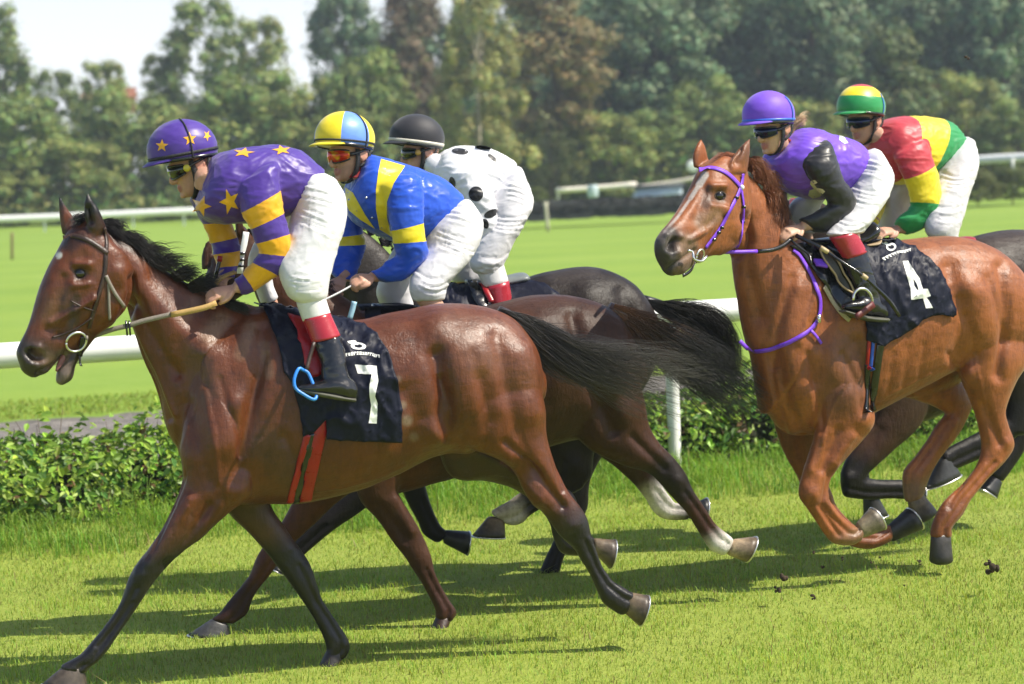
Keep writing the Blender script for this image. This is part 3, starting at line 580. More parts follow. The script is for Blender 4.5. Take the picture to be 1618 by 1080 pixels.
# ------------------------------------------------------------------ trees
M_TREE = tone_mat('tree_leaf', 0.55, 0.25, 0.12, 3, 0, 0.30); M_BARK = plain('bark', (0.10, 0.075, 0.05), 0.9, bmp=0.6, var=0.35, scale=6); M_BIRCH = plain('pale_bark', (0.42, 0.36, 0.27), 0.8, var=0.3, scale=4)
def crown_mesh(name, kind, seed, nl, base, size=(0.10, 0.20)):
    """unit crown: height 1, half width about 0.5, base at z = 0; leaf clumps on boughs with gaps between"""
    r = np.random.default_rng(seed); boughs = []
    nb = 84; asp = {'birch': 3.0, 'copper': 2.2, 'cone': 1.6, 'bush': 1.0}.get(kind, 1.7)
    for i in range(nb):
        z = r.uniform(0.08, 0.95)
        if kind == 'cone': w = 0.46 * (1 - z) ** 0.85 + 0.03
        elif kind == 'birch': w = .40 * (1 - z) ** .55 + .07
        elif kind == 'copper': w = 0.42 * math.sin(math.pi * min(1, (z * 0.92 + 0.06))) ** 0.55 * (1 - 0.35 * z)
        elif kind == 'bush': w = 0.5 * math.sqrt(max(0, 1 - z * z)) 
        elif kind == 'open': w = 0.42 * math.sin(math.pi * (0.15 + 0.8 * z)) ** 0.6
        else: w = 0.48 * math.sin(math.pi * (0.12 + 0.84 * z)) ** 0.5
        a = r.uniform(0, 6.28); q = r.uniform(.45, 1.0)
        boughs.append((w * q * math.cos(a), w * q * math.sin(a), z, r.uniform(.05, .155) * (0.8 if kind in ('cone', 'open') else 1)))
    boughs = np.array(boughs); C = []; Nn = []; T = []
    per = nl // nb
    for bx, by, bz, br in boughs:
        d = r.normal(0, 1, (per, 3)); d /= np.linalg.norm(d, axis=1, keepdims=True); rad = br * (r.random(per) ** 0.45 + .55 * (r.random(per) < .16) * r.random(per))
        fl = np.array([1.15, 1.15, 1.45 / asp]) if kind != 'birch' else np.array([.75, .75, 2.2 / asp])
        c = np.array([bx, by, bz]) + d * rad[:, None] * fl; C.append(c); nn = d + np.array([0, 0, .35]); Nn.append(nn)
        k = r.uniform(.7, 1.3); tt = tones(r, per, base, .35, .2) * k; T.append(tt)
    C = np.vstack(C); C[:, 2] = np.maximum(C[:, 2], 0.0); Nn = np.vstack(Nn); T = np.vstack(T)
    s = r.uniform(size[0], size[1], len(C)) * 0.17
    a = r.uniform(0, 6.28, len(C)); Nn = Nn / np.linalg.norm(Nn, axis=1, keepdims=True); t = np.cross(Nn, [.3, .2, .9]); t /= np.linalg.norm(t, axis=1, keepdims=True); b = np.cross(Nn, t)
    u = (t * np.cos(a)[:, None] + b * np.sin(a)[:, None]) * s[:, None]; v = np.cross(Nn, u)
    V = np.stack([C - u, C + v * .6, C + u * 1.1, C - v * .6], 1); V[:, :, 2] = C[:, None, 2] + (V[:, :, 2] - C[:, None, 2]) / asp; V = V.reshape(-1, 3)
    o = quads(name, V, 4, M_TREE, None, np.clip(np.repeat(T, 4, axis=0), 0, 1)); me = o.data; bpy.data.objects.remove(o)
    br = Shape()
    for bx, by, bz, q in boughs[:14]: tube(br, [(0, 0, max(0, bz - .3)), (bx * .5, by * .5, bz - .1), (bx, by, bz)], [.012, .008, .003], 5, 2)
    tube(br, [(0, 0, -1.0), (.005, 0, -.3), (0, .01, .2), (.01, 0, .7)], [.03, .024, .018, .006], 8, 3)
    return me, br
GRN = [(0.17, 0.26, 0.075), (0.20, 0.295, 0.085), (0.25, 0.33, 0.095), (0.145, 0.245, 0.125)]
CM = {'dark': [crown_mesh('crown', 'round', 21, 14000, GRN[3]), crown_mesh('crown', 'round', 22, 14000, (0.14, 0.225, 0.115))], 'mid': [crown_mesh('crown', 'round', 23, 14000, GRN[1]), crown_mesh('crown', 'round', 24, 14000, GRN[2])],
      'open': [crown_mesh('crown', 'open', 25, 8500, GRN[1]), crown_mesh('crown', 'open', 26, 8500, GRN[2])], 'bush': [crown_mesh('crown', 'bush', 27, 7000, (0.12,0.165,0.04)), crown_mesh('crown', 'bush', 28, 7000, (0.13,0.165,0.05))],
      'birch': [crown_mesh('crown', 'birch', 29, 20000, (0.36,0.41,0.15), (.07, .15))], 'copper': [crown_mesh('crown', 'copper', 30, 20000, (0.29,0.27,0.125), (.08, .16)), crown_mesh('crown', 'copper', 33, 14000, (0.17,0.155,0.095), (.08, .16))], 'cone': [crown_mesh('crown', 'cone', 31, 14000, (0.14,0.20,0.075))], 'yew': [crown_mesh('crown', 'round', 32, 9000, (0.08,0.11,0.028), (.08, .15))]}
BR = {}
def tree(kind, px, top, bot, hw, Y, label, group='trees beyond the racecourse', var=0, rot=None, name=None, ground=None, bark=None):
    me, br = CM[kind][var % len(CM[kind])]
    zt = P(px, top, Y)[2]; pb = P(px, bot, Y); H = zt - pb[2]; W = hw * 2.45 / FPX * Y
    gz = pb[2] if kind == 'bush' else max(-0.1, pb[2] - 6 if pb[2] > 1 else pb[2])
    t = thing(name or {'bush': 'bush', 'cone': 'conifer', 'birch': 'birch_tree', 'copper': 'brown_leaved_tree'}.get(kind, 'tree'), label, 'bush' if kind == 'bush' else 'tree', (pb[0], pb[1], min(0, pb[2])), group)
    c = bpy.data.objects.new('crown', me); COL.objects.link(c); c.parent = t; c.location = (0, 0, pb[2] - t.location.z); c.scale = (W, W, H); c.rotation_euler = (0, 0, random.uniform(0, 6.28) if rot is None else rot)
    if kind != 'bush' or True:
        key = id(br), bark
        if key not in BR: o = build('trunk', br, bark or M_BARK); BR[key] = o.data; bpy.data.objects.remove(o)
        k = bpy.data.objects.new('trunk' if kind != 'bush' else 'branches', BR[key]); COL.objects.link(k); k.parent = t; k.location = c.location; k.scale = (max(W, H) * .6, max(W, H) * .6, H); k.rotation_euler = c.rotation_euler
    return t
TL = [ # kind px top bottom halfwidth Y var
 ('open',-10,-10,300,70,150,0,'tall thin tree cut by the left edge of the picture'),('mid',40,150,352,75,128,0,'olive green bushy tree low at the far left'),('mid',130,215,352,70,127,1,'grey green bushy tree left of the purple starred cap'),
 ('open',170,95,260,48,145,1,'small round topped tree against the sky left of the purple starred cap'),('open',95,110,270,50,148,0,'low tree standing under open sky at the left'),('mid',210,140,348,75,130,0,'bushy tree directly behind the purple starred cap'),
 ('open',330,-5,230,75,155,0,'tall open crowned tree against the sky above the purple starred cap'),('open',255,85,190,34,154,1,'small dark clump of crown on the left flank of the tall open tree'),('open',420,25,240,52,152,1,'open crowned tree with sky showing through it, right of the tall one'),
 ('mid',300,165,350,70,129,1,'mid green tree left behind the first rider'),('mid',400,110,345,88,131,0,'broad rounded tree above the back of the first rider'),('mid',490,120,340,68,129,1,'green tree behind the blue and yellow cap'),('dark',555,-20,250,58,158,0,'tall dark tree with sky gaps left of the brown leaved tree'),
 ('mid',590,80,335,60,128,0,'blue green tree between the blue and yellow cap and the black cap'),('copper',660,-60,240,62,131,1,'dull brown leaved tree partly behind the pale birch'),('birch',762,-30,290,82,118,0,'pale feathery birch above the black cap'),('copper',880,-60,225,98,124,0,'big tan and brown leaved tree right of the pale birch'),
 ('yew',872,185,318,38,121,0,'dark olive shrubby tree under the brown leaved tree'),('mid',960,170,318,64,124,1,'round green tree low behind the chestnut head'),('mid',1040,175,310,60,126,0,'round green tree just above the chestnut head'),('dark',990,-30,240,80,136,0,'dark blue green tree right of the brown leaved tree'),
 ('dark',1095,-60,250,90,138,1,'dark tree high above the chestnut head'),('mid',1120,120,300,62,128,0,'round green tree left of the plain purple cap'),('dark',1190,-40,260,85,140,0,'dark tree high above the plain purple cap'),('dark',1290,-70,270,85,137,1,'tall dark tree between the two right hand caps'),
 ('cone',1420,48,275,82,120,0,'pointed conifer behind the striped cap'),('dark',1385,-70,250,80,142,0,'dark tree rising behind the conifer'),('dark',1490,-60,280,85,135,1,'dark blue green tree right of the conifer'),('dark',1590,-70,290,80,133,0,'tall dark tree at the right edge'),('mid',1530,110,285,60,126,1,'lower green tree in front of the dark trees at the right'),
 ('mid',1260,150,290,60,124,1,'green tree low between the two right hand caps'),('mid',1610,160,290,55,122,0,'green tree low at the right edge'),
 ('dark',700,-20,260,85,156,1,'dark tree filling the gap behind the pale birch'),('dark',800,-40,260,80,158,0,'dark tree behind the brown leaved tree'),('mid',620,60,330,62,134,1,'green tree low left of the pale birch'),('mid',690,190,335,60,128,0,'low green tree behind the black cap'),('dark',930,60,300,60,140,1,'dark tree right behind the tan leaved crown'),('mid',800,210,325,50,126,1,'low green tree right of the birch trunk'),('mid',1190,170,305,60,125,0,'green tree right above the plain purple cap'),('dark',1350,30,290,75,134,1,'dark tree above the striped cap'),('dark',1040,0,260,80,134,0,'dark leafy tree left of the chestnut ears'),('mid',20,240,356,60,126,1,'low bushy tree at the left edge'),('mid',560,170,340,60,127,1,'green tree low behind the blue and yellow cap'),
 ('bush',845,296,322,20,100,0,'small clipped bush right of the polka dot rider'),('bush',1545,268,318,28,88,1,'olive bush below the white rail at the right'),('bush',1600,266,314,40,89,0,'brownish bush at the right edge below the rail'),('bush',1480,272,322,40,90,0,'olive bush behind the white breeches at the right')]
for i, (k, x, t0, b0_, hw, Y, v, lab) in enumerate(TL):
    tree(k, x, t0, b0_, hw, Y, lab, var=v, bark=M_BIRCH if k == 'birch' else None, group='bushes along the far rail' if k == 'bush' else 'trees beyond the racecourse')
# low scrub along the foot of the trees reads as one mass
r_ = np.random.default_rng(55); n_ = 16000; x = r_.uniform(-150, 1780, n_); Yd = r_.uniform(122, 142, n_); g = P(x, np.full(n_, 330.), 1.0)
base_y = np.interp(x, [-150, 0, 800, 1618, 1780], [352, 346, 318, 292, 285]); up_ = r_.random(n_) ** 1.3
lump = np.array([noise.noise((a * .018, d * .1, 3)) for a, d in zip(x, Yd)])
pp = P(x, base_y - up_ * (70 + 90 * lump), Yd); s_ = r_.uniform(.12, .34, n_); nn2 = r_.normal(0, 1, (n_, 3)) + np.array([0.2, -0.4, .7])
hv, hcol = leaves(pp, s_, nn2, r_, tones(r_, n_, (0.15,0.22,0.065), .4, .25)); tag(quads('scrub', hv, 4, M_TREE, None, hcol), kind='stuff')
# wooded slope behind everything on the right
def bank(name, xs, tops, Y0, Y1, mat):
    V = []; k = len(xs)
    for f in np.linspace(0, 1, 6):
        for x, tp in zip(xs, tops): 
            a = P(x, 330, Y0); b = P(x, tp, Y1); V.append(a * (1 - f) + b * f + np.array([0, 0, -2.5 * (1 - f)]))
    F = [(j * k + i, j * k + i + 1, (j + 1) * k + i + 1, (j + 1) * k + i) for j in range(5) for i in range(k - 1)]
    tag(raw(name, V, F, mat), kind='structure')
bank('hillside', [500, 600, 700, 900, 1100, 1300, 1500, 1700, 1900], [240, 190, 120, 40, -20, -60, -90, -100, -100], 150, 230, plain('hill_woods', (0.05, 0.08, 0.036), 0.95, var=0.5, scale=0.25, bmp=1.0))
def far_tree_line(n, seed):
    r = np.random.default_rng(seed); x = r.uniform(880, 1760, n); f = r.random(n); Y = 152 + 75 * f
    topy = np.interp(x, [500, 700, 900, 1100, 1500, 1900], [240, 120, 40, -20, -90, -100]); y = 250 * (1 - f) + topy * f
    c = P(x, y, Y) + np.array([0, 0, 1.0]) * r.uniform(0, 6, n)[:, None]
    lump = np.array([noise.noise(Vector(p * .12)) for p in c]); c[:, 2] += lump * 3
    return leaves(c, r.uniform(.25, .6, n), r.normal(0, 1, (n, 3)) + np.array([.2, -.4, .6]), r, tones(r, n, (0.11,0.17,0.07), .45, .2) * (1 + lump * .9)[:, None])
hv, hcol = far_tree_line(24000, 77); tag(quads('hillside_woods', hv, 4, M_TREE, None, np.clip(hcol, 0, 1)), kind='stuff')
# houses glimpsed through the trees
def house(px, py, w, h, Y, wall, roof, label):
    b = P(px, py, Y); k = Y / FPX; W = w * k; H = h * k; t = thing('house', label, 'house', b, 'houses glimpsed between the trees')
    S = Shape(); box(S, b + (0, W * .4, H * .3), W, W * .8, H * .6); build('wall', S, wall, t, False)
    S = Shape(); z = b[2] + H * .6 + .01; x0, x1 = b[0] - W * .56, b[0] + W * .56; y0, y1 = b[1] - W * .06, b[1] + W * .86; S.add([(x0, y0, z), (x1, y0, z), (x1, y1, z), (x0, y1, z), (x0, (y0 + y1) / 2, z + H * .4), (x1, (y0 + y1) / 2, z + H * .4)], [(0, 1, 5, 4), (2, 3, 4, 5), (0, 4, 3), (1, 2, 5), (3, 2, 1, 0)]); build('roof', S, roof, t, False)
    for i in range(3):
        S = Shape(); box(S, b + ((i - 1) * W * .28, -.03, H * .32), W * .12, .08, H * .22); build('window', S, M_EYE, t, False)
WP = plain('pink_render', (0.62, 0.42, 0.36), 0.8); WW = plain('white_render', (0.75, 0.72, 0.66), 0.8); RT = plain('red_tiles', (0.34, 0.13, 0.08), 0.8, scale=3); WB = plain('brick_wall', (0.36, 0.16, 0.10), 0.85)
for a in ((203, 178, 22, 40, 170, WB, RT, 'red brick house with tall front glimpsed left of the starred cap'), (268, 172, 24, 26, 172, WB, RT, 'low red roofed house glimpsed above the starred cap'), (142, 168, 26, 22, 174, WW, RT, 'pale house with red roof low in the left gap under the sky'),
          (1145, 90, 40, 34, 146, WP, RT, 'pink house high on the wooded slope above the chestnut'), (1100, 125, 44, 30, 145, WW, RT, 'white house in the trees above the chestnut head'), (1235, 95, 40, 30, 149, WP, RT, 'pink house among dark trees above the plain purple cap'), (1215, 128, 30, 22, 143, WW, RT, 'small white house just above the plain purple cap'), (1555, 80, 36, 36, 140, WP, RT, 'pinkish house in the dark trees near the right edge'), (1590, 20, 60, 30, 150, WW, RT, 'white house with red roof high at the right edge'), (605, 130, 30, 40, 162, WP, RT, 'pink house front between trees left of the brown leaved tree'), (1485, 150, 24, 18, 131, WW, RT, 'tiny white gable right of the conifer')):
    house(*a)

# ------------------------------------------------------------------ summer haze in the air
S = Shape(); box(S, (0, 120, 14.2), 620, 480, 32.4); m_ = bpy.data.materials.new('haze'); m_.use_nodes = True; nt_ = m_.node_tree; nt_.nodes.remove(nt_.nodes['Principled BSDF']); vv = nt_.nodes.new('ShaderNodeVolumePrincipled')
vv.inputs['Color'].default_value = (0.78, 0.88, 1.0, 1); vv.inputs['Density'].default_value = 0.0007; vv.inputs['Anisotropy'].default_value = 0.2; nt_.links.new(vv.outputs[0], nt_.nodes['Material Output'].inputs['Volume'])
tag(build('haze', S, m_, None, False), kind='stuff')
# ------------------------------------------------------------------ horses
BAY = (0.140, 0.036, 0.0080); BAYD = (0.042, 0.014, 0.006); BLK = (0.010, 0.008, 0.008); CHE = (0.330, 0.100, 0.024); CHED = (0.22, 0.065, 0.016)
DBR = (0.055, 0.021, 0.010); SEAL = (0.020, 0.013, 0.010); WHT = (0.68, 0.64, 0.58); MUZ = (0.05, 0.036, 0.03); DGR = (0.036, 0.024, 0.018)
def cols(*spec):
    """cols((n, c), ...) -> one colour per station"""
    return [c for k, c in spec for _ in range(k)]
def taper(st):
    a = list(st[0]); b = list(st[-1])
    for s, k in ((a, .80), (b, 1.20)):
        cx, cy = (s[0] + s[2]) / 2, (s[1] + s[3]) / 2
        s[0] = cx + (s[0] - cx) * k; s[2] = cx + (s[2] - cx) * k; s[1] = cy + (s[1] - cy) * k; s[3] = cy + (s[3] - cy) * k; s[4] *= k
    return [a, b]
def hoof(parent, fr, st, mat_label=None, col=((0.075, 0.055, 0.04), (0.03, 0.024, 0.02)), shoe=True, name='hoof'):
    S = Shape(); st = taper(st); loft(S, fr, st, [col[0], col[1]], n=20, sub=4, e=2.2, ends=(0.5, 0.06 if shoe else .4)); o = build(name, S, M_HOOF, parent)
    if shoe:
        a = np.array(st[0], float); b = np.array(st[-1], float); d = np.zeros(len(b)); d[:4] = (b[:4] - a[:4])
        u = d / (np.hypot(d[0] + d[2], d[1] + d[3]) / 2 + 1e-6)
        s1 = b + u * 0.4; s2 = b + u * 2.4; s1[4] = b[4] * 1.0; s2[4] = b[4] * 0.97
        c = (b[:2] + b[2:4]) / 2
        for s in (s1, s2):
            s[:2] = s[:2] + (s[:2] - c) * 0.03; s[2:4] = s[2:4] + (s[2:4] - c) * 0.03
        Q = Shape(); loft(Q, fr, [list(s1), list(s2)], n=20, sub=1, e=2.2, ends=(0, 0)); build('horseshoe', Q, M_STEEL, o)
    return o
def horse(name, label, fr, lofts, hooves, coat, group, voxel=0.011, strokes=(), dabs=(), ground=None, smooth=5):
    base = G(*ground) if ground else np.array([fr.o[0], fr.o[1], 0])
    root = thing(name, label, 'horse', (base[0], base[1], 0), group)
    S = Shape()
    for l in lofts:
        f2 = l.get('fr', fr); loft(S, f2, l['st'], l['c'], n=l.get('n', 24), sub=l.get('sub', 5), e=l.get('e', 2.1), ends=l.get('ends', (0.5, 0.5)))
    o, me, V, T, I, C = fuse('body', S, voxel, smooth, coat, root, 6)
    st2 = list(strokes)
    for l in lofts:                                   # tendons down every cannon, bone in front and cord behind
        q = [r for r in l['st'] if r[4] < .0465 and len(r) > 5]
        if len(q) > 2 and 'fr' not in l:
            wo = q[0][5]; f = lambda k: [(r[0] + (r[2] - r[0]) * k, r[1] + (r[3] - r[1]) * k) for r in q]
            st2 += [(f(.66), 3.4, -.0042, wo - .09, wo + .09), (f(.85), 3.0, .0022, wo - .09, wo + .09), (f(.30), 3.5, .0016, wo - .09, wo + .09)]
    relief(me, fr, st2)
    V = vco(me); N = vno(me)
    # slight unevenness of living flesh
    me2 = fbm(V, 7.0, 3.1) * 0.0025 + fbm(V, 18.0, 9.7) * 0.0010
    V = V + N * me2[:, None]; setco(me, V)
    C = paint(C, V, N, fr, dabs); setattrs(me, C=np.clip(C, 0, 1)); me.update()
    for h in hooves: hoof(root, fr, h[0], **(h[1] if len(h) > 1 else {}))
    return root, o, bvh_of(o)
def eye(root, bv, fr, px, py, r, lid_col, w=0.1):
    p, n_, hit = cast(bv, px, py, fr, w, -r * 0.40); S = Shape(); ellip(S, p, r, r, r, n=18, m=12); e = build('eye', S, M_EYE, root)
    T = Shape(); q = np.cross(n_, [0, 0, 1]); q /= np.linalg.norm(q); u = np.cross(q, n_)
    th = np.linspace(0, 2 * np.pi, 15)[:-1]; pts = [p + n_ * r * 0.50 + r * .98 * (q * math.cos(a) * 1.15 + u * math.sin(a) * 0.72) for a in th]; pts.append(pts[0])
    tube(T, pts, r * 0.17, 8, 2, lid_col); build('eyelid', T, tone_lid, e)
tone_lid = coat_mat('eyelid_coat', 0.4)
HG = 'racehorses galloping along the rail'
# ---- the leading bay
F1 = Frame(570, 700, 10.8, 13); F1H = Frame(150, 400, 10.35, 24)
h1_l = [
 dict(st=[(292,575,296,735,.11),(318,535,312,762,.17),(350,505,342,780,.215),(395,486,392,793,.25),(445,484,452,796,.27),(505,496,517,787,.295),(562,505,575,770,.31),(620,493,628,748,.31),(680,483,678,722,.30),(730,480,722,712,.29),(775,487,765,700,.27),(810,503,800,690,.24),(838,540,830,660,.19),(851,580,846,632,.12)], c=BAY, n=36, e=2.25),
 dict(st=[(402,483,305,735,.17),(345,466,268,690,.135),(297,447,249,622,.11),(254,421,226,566,.095),(213,390,208,512,.088),(180,366,197,470,.08),(155,352,186,430,.075)], c=BAY, n=28),
 # head
 dict(fr=F1H, st=[(132,346,178,388,.075),(110,362,196,412,.10),(93,392,208,446,.112),(75,424,200,484,.112),(62,455,176,512,.098),(53,487,147,534,.078),(44,516,118,553,.062),(33,538,93,568,.056),(26,556,75,588,.054),(32,577,60,594,.044)], c=cols((5,BAY),(2,BAY),(1,MUZ),(2,MUZ)), n=28, e=2.3),
 dict(fr=F1H, st=[(124,520,150,534,.055),(114,542,133,556,.044),(103,564,120,576,.038),(90,586,114,598,.040),(88,600,101,607,.030)], c=cols((2,BAYD),(3,MUZ)), n=16),
 dict(fr=F1H, st=[(144,376,168,358,.020,.075),(134,345,158,334,.024,.08),(133,322,147,317,.016,.08),(137,306,140,304,.004,.08)], c=cols((1,BAYD),(3,BLK)), n=14, ends=(.3,.3)),
 dict(fr=F1H, st=[(98,372,122,350,.018,-.075),(94,345,111,335,.02,-.08),(92,322,101,320,.012,-.08),(93,309,95,308,.004,-.08)], c=cols((1,BAYD),(1,BAY),(2,BLK)), n=14, ends=(.3,.3)),
 # fore legs
 dict(st=[(306,575,392,580,.04,.10),(292,650,406,656,.10,.128),(285,712,402,722,.105,.15),(288,758,388,778,.09,.15),(268,812,360,812,.07,.15),(244,855,322,842,.058,.15),(217,893,285,874,.05,.15),(203,914,250,911,.048,.15),(195,938,230,938,.046,.15),(184,962,210,968,.035,.15),(161,994,191,996,.033,.15),(144,1014,173,1024,.038,.15),(126,1034,156,1044,.042,.15),(106,1046,143,1054,.04,.15),(96,1052,137,1062,.042,.15)], c=cols((4,BAY),(1,BAY),(1,(0.09,.035,.018)),(9,BLK))),
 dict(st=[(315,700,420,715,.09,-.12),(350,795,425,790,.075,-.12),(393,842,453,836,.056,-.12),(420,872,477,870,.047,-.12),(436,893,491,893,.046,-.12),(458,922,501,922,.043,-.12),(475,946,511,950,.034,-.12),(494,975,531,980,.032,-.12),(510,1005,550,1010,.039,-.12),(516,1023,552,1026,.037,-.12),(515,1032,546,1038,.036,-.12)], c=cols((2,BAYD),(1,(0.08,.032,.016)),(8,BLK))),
 # hind legs
 dict(st=[(700,535,840,552,.09,.09),(683,610,857,635,.14,.13),(690,672,864,688,.125,.14),(745,702,874,726,.105,.14),(808,732,884,750,.08,.14),(838,780,898,776,.064,.14),(864,818,916,800,.055,.14),(886,848,928,820,.05,.14),(906,866,935,848,.044,.14),(917,884,942,868,.036,.14),(931,906,951,893,.034,.14),(944,935,968,917,.036,.14),(953,953,986,928,.044,.14),(970,966,995,934,.041,.14),(982,972,1000,936,.039,.14)], c=cols((5,BAY),(1,BAY),(1,BAYD),(8,BLK))),
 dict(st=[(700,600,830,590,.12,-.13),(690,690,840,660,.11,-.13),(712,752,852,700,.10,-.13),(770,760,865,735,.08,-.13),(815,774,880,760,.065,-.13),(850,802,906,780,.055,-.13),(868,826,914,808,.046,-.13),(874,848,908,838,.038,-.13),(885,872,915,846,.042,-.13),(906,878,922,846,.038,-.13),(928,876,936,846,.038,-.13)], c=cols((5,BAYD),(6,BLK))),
]
h1_h = [([(97,1050,139,1062,.045,.15),(72,1082,134,1096,.06,.15)], dict(col=((0.10,.075,.055),(0.05,.04,.03)))),
 ([(513,1026,547,1036,.04,-.12),(504,1057,531,1058,.055,-.12)], dict(col=((0.04,.03,.025),(0.02,.018,.015)))),
 ([(1000,932,985,972,.047,.14),(1022,944,1010,984,.06,.14)], dict(col=((0.20,.14,.08),(0.05,.038,.03)))),
 ([(942,847,940,878,.045,-.13),(970,856,963,894,.058,-.13)], dict(col=((0.22,.16,.10),(0.06,.045,.035))))]
h1_s = [([(415,520),(405,600),(390,680),(372,760)],14,-.012),([(330,560),(345,640),(350,700)],26,.014),([(300,640),(318,700),(330,760)],12,-.006),([(375,640),(385,720)],20,.012),([(380,770)],24,.016),
 ([(450,690),(470,730),(482,760)],8,-.005),([(690,560),(703,630),(700,672)],14,-.018),([(690,682)],20,.022),([(690,515)],26,.012),([(735,560),(745,640)],40,.014),([(785,530),(800,610),(820,690),(845,745)],12,-.007),([(760,600),(775,660)],14,-.007),([(825,560),(840,650)],20,.010),
 ([(640,620),(660,660),(640,700)],18,-.008),([(600,640),(560,720)],20,-.004),([(735,705),(800,735),(850,790)],14,.010),([(800,700),(850,750),(890,800)],7,-.010),([(905,830)],12,.006),
 ([(300,790),(270,840),(235,890)],9,.008),([(330,800),(300,850),(262,892)],7,-.008),([(345,800),(310,850),(275,880)],9,.006),([(225,905)],14,.007),([(215,930),(180,990),(155,1020)],5,-.006),
 ([(455,850),(480,900)],8,-.006),([(200,400),(235,460),(280,520),(330,560)],22,.010),([(215,480),(250,540),(280,590)],10,-.010),([(240,440),(300,500)],14,-.006),([(230,500),(265,560)],16,.008),
 ([(130,405),(112,418)],10,-.004),([(127,432)],13,-.010),([(118,416),(140,418)],6,.007),([(115,450),(140,448)],5,.005),([(100,440),(92,490),(78,520)],10,-.006),([(150,470),(110,495),(80,510)],5,.007),([(110,500),(95,530)],9,-.005),([(185,430),(195,460),(170,500)],12,.008),([(205,440),(207,480),(190,515)],7,-.012),
 ([(48,556),(61,566)],8,-.020),([(45,550),(62,548)],5,.007),([(50,574),(66,572)],5,.006),([(60,590),(90,575),(106,556)],4,-.008),
 ([(140,330),(143,350)],5,-.012)]
h1_s += [([(640,735),(600,753),(540,770),(500,775)],2.4,.0028),([(298,800),(275,850),(250,890)],2.4,.0025),([(805,722),(840,768),(878,812)],2.6,.003),([(112,470),(120,500),(112,530)],2.0,.0022),([(150,448),(142,490)],2.0,.0022),([(205,520),(240,590),(268,660)],7,-.006),([(212,515),(248,585),(276,655)],5,.005),
 ([(538,700),(528,760)],6,-.0022),([(568,700),(558,757)],6,-.0022),([(600,698),(588,748)],6,-.0022),([(420,560),(395,640),(380,720)],7,-.005),([(350,600),(372,680),(385,740)],6,-.004),([(325,620),(338,700),(345,760)],5,.004),([(700,600),(715,650),(706,690)],7,-.006),([(745,560),(765,640),(770,700)],9,-.004),([(870,700),(880,740),(890,775)],4,-.004)]
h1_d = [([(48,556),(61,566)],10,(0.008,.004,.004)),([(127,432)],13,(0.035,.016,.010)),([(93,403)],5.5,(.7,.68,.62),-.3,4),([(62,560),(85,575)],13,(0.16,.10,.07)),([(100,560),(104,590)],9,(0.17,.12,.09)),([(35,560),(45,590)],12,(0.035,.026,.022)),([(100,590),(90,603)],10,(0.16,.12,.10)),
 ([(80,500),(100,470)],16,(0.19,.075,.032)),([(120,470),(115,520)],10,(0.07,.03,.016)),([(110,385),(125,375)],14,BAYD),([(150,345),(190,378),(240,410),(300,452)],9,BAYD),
 ([(312,560),(325,620)],24,(0.12,.045,.02)),([(629,598)],6,(0.20,.12,.08)),([(636,640)],7,(0.24,.16,.11)),([(643,664)],9,(0.28,.19,.14)),([(654,690)],8,(0.20,.11,.07)),([(350,505),(330,530)],15,(0.20,.10,.055)),([(395,515),(380,560)],11,(0.19,.09,.05)),([(418,545),(425,590)],9,(0.19,.09,.05)),([(318,470),(290,500)],12,(0.2,.09,.05)),([(790,520),(820,600)],30,(0.19,.06,.022)),([(720,520),(760,560)],40,(0.18,.065,.028)),([(455,740),(420,700)],30,(0.11,.04,.018))]  # pale dabs: dried sweat, with the shoulder's whitish sheen put into the colour
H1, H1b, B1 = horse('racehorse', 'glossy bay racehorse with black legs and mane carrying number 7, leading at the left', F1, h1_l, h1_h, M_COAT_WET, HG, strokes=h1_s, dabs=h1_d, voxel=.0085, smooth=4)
eye(H1, B1, F1H, 127, 432, .026, (0.012,.006,.005))
S = Shape()
for g in [[(q[0] - 2, q[1] + 7, q[2] * 1.15, q[3] + .02, q[4]) for q in gg] for gg in ([(160,346,6,.0,.03),(185,352,12,.02,.02),(205,372,14,.05,.03)], [(185,366,8,.0,.03),(220,376,15,.03,.03),(250,398,16,.06,.03)], [(215,388,8,.0,.03),(250,396,16,.03,.03),(285,418,18,.05,.04)], [(245,412,8,.0,.03),(275,408,14,.03,.04),(312,420,18,.04,.05)], [(275,432,8,0,.03),(300,424,12,.03,.05),(330,432,22,.05,.06)],[(300,450,8,0,.03),(330,440,12,.03,.05),(355,448,14,.05,.05)],[(350,468,6,.0,.04),(380,478,8,.04,.04),(405,490,8,.05,.04)])]:
    strands(S, F1, g, 380, .0015, 8, (0.012,.010,.010), (0.03,.026,.024), .008, clump=.45)
strands(S, F1H, [(150,352,14,-.02,.06),(125,350,16,.0,.06),(112,368,18,.03,.05)], 160, .0022, 6, (0.012,.010,.010), None, .01)
build('mane', S, M_HAIR, H1)
S = Shape(); TG1 = [(788,490,5,0,.03),(822,512,16,0,.05),(858,538,26,.0,.07),(905,566,34,.03,.09),(970,588,42,.05,.11),(1060,615,50,.06,.13),(1135,640,50,.06,.13)]
strands(S, F1, TG1, 1700, .0015, 14, (0.030,.024,.021), (0.050,.042,.038), .03); tube(S, [F1.pt(786,492), F1.pt(815,508), F1.pt(840,526), F1.pt(858,540)], [.03,.035,.028,.01], 10, 3, (0.03,.022,.02))
build('tail', S, M_HAIR, H1)
S = Shape(); tube(S, F1H.pt(np.array([110, 102, 95, 90]), np.array([552, 564, 577, 587]), np.array([0, 0, 0, 0.])), [.016, .018, .016, .008], 12, 3, flat=.5); build('tongue', S, plain('tongue', (.26, .10, .10), .4), H1)
